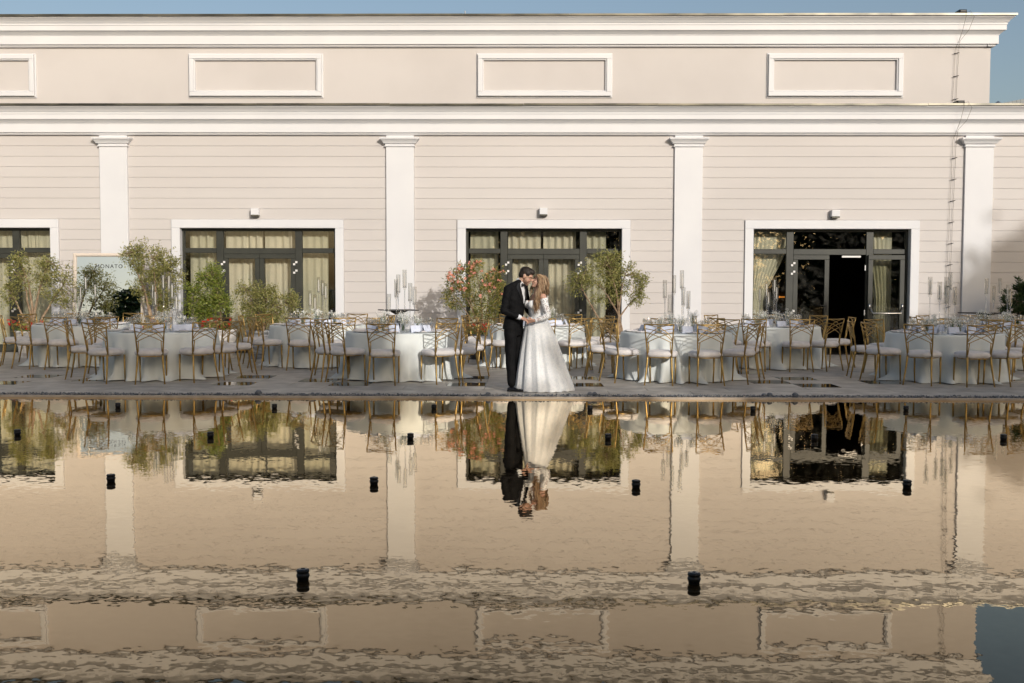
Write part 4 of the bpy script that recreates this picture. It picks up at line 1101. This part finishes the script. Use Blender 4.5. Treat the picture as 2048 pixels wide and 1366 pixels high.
# jacket
jb = MB()
jr = [(1025,659,.185,.135),(1026,648,.180,.130),(1029,630,.166,.116),(1031,612,.180,.122),(1031,597,.195,.126),(1031,583,.19,.112),(1032,575,.155,.090),(1036,566,.09,.070)]
jb.rings([ering(q(x,y), S_, f_, a, b, 28, .9) for x, y, a, b in jr])
for s0, e0, w0_ in ((sh, el, wr), (shl, ell_, wrl)):
    jb.cap(q(1037,566,s0.y*.25), s0 + Vector((.0,0,.012)), .050, .056); jb.ell(s0, (.068,.070,.066)); jb.cap(s0, e0, .068, .056); jb.cap(e0, e0 + (w0_-e0)*.86, .056, .044)
jme = remeshed('jacket', jb, .009, 9)
rr = random.Random(2)
for v in jme.vertices:                               # soft creases
    c = v.co; d = .0035*math.sin(c.z*48 + 6*c.x + 4*c.y) * math.sin(c.x*23+c.z*9) ; v.co += v.normal*d
jo = obj('jacket', jme, M_suit, groom)
bvh = BVHTree.FromPolygons([v.co.copy() for v in jme.vertices], [tuple(p_.vertices) for p_ in jme.polygons])
def onj(u, z, off):
    px = np.interp(783 - z*PXM, [566,573,597,612,630,659], [1036,1032,1031,1031,1029,1025])
    c = q(px, 783 - z*PXM); o_ = c + f_*.6 + S_*u
    h = bvh.ray_cast(o_, -f_)
    p_ = h[0] if h[0] else c + f_*.07 + S_*u
    return p_ + f_*off
zV0, zV1 = (783-607)/PXM, (783-566)/PXM
m = MB(); rows = []
for i in range(15):
    t = i/14; z = zV0 + (zV1-zV0)*t; hw = .008 + .062*t**.9
    rows.append([onj(-hw + 2*hw*j/8, z, .010) for j in range(9)])
m.rings(rows, cap=False, closed=False)
# collar and cuffs
n_ = (q(1047,557)-q(1034,571)).normalized()
ca, cb_ = n_.cross(Vector((0,1,0))).normalized(), Vector((0,1,0))
cc = q(1039.5,564.5,-.002)
m.rings([ering(cc - n_*.014, ca, cb_, .066, .063, 20), ering(cc + n_*.012, ca, cb_, .066, .064, 20), ering(cc + n_*.026, ca, cb_, .060, .058, 20), ering(cc + n_*.022, ca, cb_, .054, .052, 20)], cap=False)
cdir = (wr-el).normalized(); m.cap(el + (wr-el)*.83, wr + cdir*.002, .0405, .036)
cdl = (wrl-ell_).normalized(); m.cap(ell_ + (wrl-ell_)*.84, wrl - cdl*.01, .040, .036)
wst = onj(.0, (783-623)/PXM, .008)
shirt = obj('shirt', m, M_shirt, groom, True)
m = MB()
for s_ in (-1, 1):                                   # satin lapels either side of the shirt front
    rows = []
    for i in range(13):
        t = i/12; z = zV0 - .02 + (zV1-zV0+.015)*t; hw = (.006 + .060*max(0,t)**.9); wd = .016 + .062*math.sin(min(1,t*1.25)*PI*.62) * (1 if t < .8 else 1-.55*(t-.8)/.2)
        rows.append([onj(s_*(hw + wd*j/3), z, .016 - .003*abs(j-1.5)) for j in range(4)])
    m.rings(rows, cap=False, closed=False)
obj('lapels', m, M_satin, groom, True)
m = MB(); bt = onj(0, (783-570.5)/PXM, .030); rot = Matrix.Rotation(math.atan2(S_.y, S_.x), 3, 'Z')
for s_ in (-1, 1):
    rs = []
    for k, (u, h, d) in enumerate(((.004,.012,.009),(.02,.016,.011),(.045,.027,.012),(.060,.026,.008))):
        rs.append([bt + S_*s_*u + Vector((0,0,h*math.sin(2*PI*j/10))) + f_*d*math.cos(2*PI*j/10) for j in range(10)])
    m.rings(rs)
m.ell(bt + f_*.004, (.011,.011,.015), rot, 10, 7)
obj('bow_tie', m, M_black, groom, True)
# trousers
tb = MB(); tb.rings([ering(q(1028,672), S_, f_, .14, .10), ering(q(1028,660), S_, f_, .165, .118), ering(q(1029,640), S_, f_, .155, .108)])
for a, b, c in legs:
    tb.cap(a, b, .098, .074); tb.cap(b, c + Vector((0,0,.005)), .074, .058)
tme = remeshed('trousers', tb, .010, 6)
for v in tme.vertices: v.co += v.normal*(.003*math.sin(v.co.z*30+v.co.x*20))
for v in tme.vertices:
    if v.co.z < .055: v.co.z = .055 + (v.co.z-.055)*.05
obj('trousers', tme, M_suit, groom)
for k, (hx, hy, yy) in enumerate(((1022,779.5,-.075),(1036,779.5,.10))):
    sb = MB(); d = Vector((.96,-.25,0)).normalized(); s2 = Vector((.25,.96,0)); h0 = q(hx,783,yy)
    prof = [(-.055,.020,.030),(-.045,.034,.060),(-.01,.037,.070),(.04,.038,.066),(.09,.043,.048),(.14,.046,.040),(.18,.038,.033),(.205,.018,.022)]
    sb.rings([[h0 + d*u + s2*w*math.cos(2*PI*j/16) + Vector((0,0, max(.0, hh*.5 + hh*.5*math.sin(2*PI*j/16)))) for j in range(16)] for u, w, hh in prof])
    so = obj('shoe', sb, M_shoe, groom, True)
    obj('heel', MB().rings([[h0 + d*u + s2*w + Vector((0,0,z)) for u, w in ((-.05,-.028),(-.05,.028),(.01,.032),(.01,-.032))] for z in (.001,.016)]), M_black, so)
# hair, beard, face details
hb = MB()
def he(mb, M, c, r, sc_=1.0): mb.ell(M @ (Vector(c)*sc_), Vector(r)*sc_, M.to_3x3(), 20, 14)
he(hb, GM, (-.020,0,.045),(.098,.080,.086)); he(hb, GM, (.030,0,.085),(.062,.058,.046)); he(hb, GM, (.066,0,.084),(.032,.046,.034)); he(hb, GM, (-.050,0,.000),(.062,.076,.068)); he(hb, GM, (.006,.05,.045),(.052,.031,.045)); he(hb, GM, (.006,-.05,.045),(.052,.031,.045))
hm = remeshed('groom_hair', hb, .007, 1)
rr = random.Random(8)
for v in hm.vertices: v.co += v.normal*rr.uniform(-.003,.004)
obj('hair', hm, M_dhair, groom)
bb = MB(); he(bb, GM, (.024,0,-.062),(.064,.0635,.048)); he(bb, GM, (.070,0,-.100),(.024,.030,.022)); he(bb, GM, (.006,0,-.03),(.030,.072,.040))
obj('beard', remeshed('beard', bb, .007, 1), M_beard, groom)
eb = MB()
for s_ in (-1,1):
    eb.tube([GM @ Vector((.098,s_*.018,.014)), GM @ Vector((.092,s_*.038,.020)), GM @ Vector((.076,s_*.056,.012))], .005, 6)
    eb.tube([GM @ Vector((.094,s_*.020,-.010)), GM @ Vector((.090,s_*.036,-.013)), GM @ Vector((.080,s_*.048,-.010))], .003, 6)
obj('eyebrows', eb, M_lash, groom)

# --- bride
BSC = .93
BM = Matrix.Translation(q(1079,564.5,-.01)) @ Matrix.Rotation(R(180+10), 4, 'Z') @ Matrix.Rotation(R(-26), 4, 'Y')
wb = MB(); head_parts(wb, BM, BSC)
wf = Vector((-.90,-.435,0)); wS = Vector((.435,-.90,0))
wb.cap(q(1073,592,.0), q(1075.5,572,-.005), .050, .044)
wb.rings([ering(q(1073,655), wS, wf, .15, .11), ering(q(1072,634), wS, wf, .108, .080), ering(q(1071,612), wS, wf, .125, .095), ering(q(1073,598), wS, wf, .15, .085), ering(q(1074,590), wS, wf, .13, .058)])
for s_ in (-1,1): wb.ell(q(1070,609) + wf*.075 + wS*s_*.062, (.055,.055,.055))
bsh, bel, bwr = q(1085,594,-.150), q(1095.5,631,-.20), q(1068.5,640.5,-.255)
wb.ell(bsh, (.052,.052,.050)); wb.cap(bsh, bel, .045, .036); wb.cap(bel, bwr, .036, .024)
hand(wb, q(1066.5,640.5,-.258), q(1050,641.5,0)-q(1066.5,640.5,0), Vector((.1,-.75,-.55)), .90, .55, 1)
bsr, ber, bwrr = q(1067,595,.140), q(1076,628,.20), q(1076,642,.13)
wb.ell(bsr, (.052,.052,.050)); wb.cap(bsr, ber, .045, .036); wb.cap(ber, bwrr, .036, .024); hand(wb, bwrr, Vector((-1,-.1,-.1)), Vector((0,.6,.7)), .9, .7, 1)
for y in (-.07,.07): wb.cap(q(1075,665,y+.05), q(1076,770,y+.05), .07, .04)
bride = obj('person', remeshed('bride_body', wb, .0065), M_skin, loc=G0)
tag(bride, 'person in long white lace wedding dress with wavy light brown hair', 'person', None)
# bodice
bo = MB(); bo.rings([ering(q(1073,641), wS, wf, .135, .105), ering(q(1072,633), wS, wf, .122, .092), ering(q(1071,612), wS, wf, .142, .110), ering(q(1073,597), wS, wf, .165, .098), ering(q(1073,592), wS, wf, .16, .09)])
for s_ in (-1,1): bo.ell(q(1070,609) + wf*.080 + wS*s_*.062, (.064,.064,.064))
bme = remeshed('bodice', bo, .008, 2)
import bmesh
bm = bmesh.new(); bm.from_mesh(bme); kill = []
for v in bm.verts:
    d = v.co - q(1071,600); u = d.dot(wS); fr_ = d.dot(wf)
    zn = (783-600.5)/PXM - .035*math.exp(-(u/.030)**2)*(1 if fr_ > 0 else 0) - .02*(1 if fr_ < 0 else 0) - .25*max(0, abs(u)-.11)
    if v.co.z > zn: kill.append(v)
bmesh.ops.delete(bm, geom=kill, context='VERTS'); bm.to_mesh(bme); bm.free()
obj('bodice', bme, M_lace, bride)
# sleeves, off the shoulder
for s0, e0, w0_ in ((bsh, bel, bwr), (bsr, ber, bwrr)):
    pts = [s0 + (e0-s0)*t for t in (.10,.3,.5,.7,.88)] + [e0 + Vector((0,0,-.006))] + [e0 + (w0_-e0)*t for t in (.15,.35,.6,.8,1.0)]
    obj('sleeve', MB().tube(pts, [.057,.054,.050,.047,.045,.046,.046,.042,.037,.034,.036], 18, cap=False), M_lacesheer, bride, True)
# skirt
tab = [(634,1053,1092,.085),(640,1051,1096,.11),(648,1049,1099.5,.15),(660,1047,1105,.19),(676,1044,1112,.22),(700,1039.5,1120.5,.26),(722,1036,1129,.29),(743,1032.5,1136,.315),(762,1030,1143.5,.335),(776,1027.5,1149,.345),(783.2,1028,1149,.345)]
nA = 168; rows = []; ys = np.linspace(634, 782.6, 34)
rr = random.Random(4); fa = [rr.uniform(.4,1.3) for _ in range(23)]
for py in ys:
    xl, xr, dy = [float(np.interp(py, [t_[0] for t_ in tab], [t_[k] for t_ in tab])) for k in (1,2,3)]
    t = (py-634)/149; row = []
    for k in range(nA):
        a = 2*PI*k/nA; c = q((xl+xr)/2, py, .07*t)
        fn = 17*(a+.15*math.sin(2*a+1))/(2*PI); A = fa[int(fn) % 23]*(1-fn % 1) + fa[(int(fn)+1) % 23]*(fn % 1)
        w = math.cos(2*PI*fn); fold = .085*A*t**.75*math.copysign(abs(w)**1.3, w) + .012*t*math.sin(31*a)
        e = 1 + fold - .075*t
        p_ = c + Vector((math.cos(a)*(xr-xl)/2/PXM*e, math.sin(a)*dy*e, 0))
        if py > 780: p_.z = max(.006, p_.z + .010*math.sin(17*a+2))
        row.append(p_)
    rows.append(row)
m = MB(); m.rings(rows, cap=False); obj('skirt', m, M_lace, bride, True)
# hair: a cap on the head and wavy locks
hb = MB(); he(hb, BM, (-.030,0,.046),(.094,.086,.086), BSC); he(hb, BM, (-.070,0,-.02),(.068,.086,.090), BSC); he(hb, BM, (.022,.052,.03),(.045,.034,.062), BSC); he(hb, BM, (.022,-.052,.03),(.045,.034,.062), BSC)
hc = obj('hair', remeshed('bride_hair', hb, .008, 2), pbsdf('hair_base', (.21,.13,.075), .55), bride)
sm_ = MB(); rr = random.Random(12)
def lock(guide, n, jx, jy, r0, wave):
    for i in range(n):
        ox, oy = rr.gauss(0,1), rr.gauss(0,1); ph = rr.random()*6; fz = rr.uniform(26,36); pts, rad = [], []
        cut = rr.uniform(.80,1.0); N_ = 20
        for k in range(N_+1):
            t = k/N_*cut; g = t*(len(guide)-1); i0 = min(int(g), len(guide)-2); w = g-i0; w2 = w*w*(3-2*w)
            c = guide[i0].lerp(guide[i0+1], w2 if False else w)
            sp = .45 + .75*min(1, t*1.6) - .5*max(0, t-.75)
            pts.append(c + Vector((ox*jx*sp + wave*t*math.sin(fz*c.z+ph), oy*jy*sp + wave*t*math.cos(fz*c.z+ph), 0)))
            rad.append(r0*(1 - .75*max(0,(t-.55)/.45)))
        sm_.tube(pts, rad, 5)
lock([q(1077,549,-.02),q(1087,555,-.03),q(1091,568,-.04),q(1090,582,-.03),q(1089,596,.02)], 85, .021, .042, .0072, .018)
lock([q(1073,550,-.055),q(1080,558,-.095),q(1080,572,-.125),q(1077,586,-.15),q(1074,600,-.165),q(1073,614,-.175),q(1072,629,-.18)], 50, .016, .014, .0068, .018)
lock([q(1076,549,.02),q(1084,558,.06),q(1086,574,.08),q(1084,592,.10)], 30, .02, .03, .008, .012)
lock([q(1070,553,.05),q(1067,566,.075),q(1063,578,.07),q(1061,592,.04)], 16, .010, .014, .006, .010)
obj('locks', sm_, M_bhair, hc, True)
eb = MB()
for s_ in (-1,1):
    eb.tube([BM @ (Vector((.098,s_*.018,.014))*BSC), BM @ (Vector((.092,s_*.038,.022))*BSC), BM @ (Vector((.076,s_*.056,.014))*BSC)], .0032, 6)
    eb.tube([BM @ (Vector((.095,s_*.020,-.010))*BSC), BM @ (Vector((.091,s_*.036,-.014))*BSC), BM @ (Vector((.078,s_*.050,-.010))*BSC)], .0042, 6)
obj('eyelashes', eb, M_lash, bride)
lb = MB(); he(lb, BM, (.101,0,-.056),(.008,.020,.006), BSC); he(lb, BM, (.100,0,-.066),(.008,.018,.006), BSC); obj('lips', lb, M_lip, bride, True)
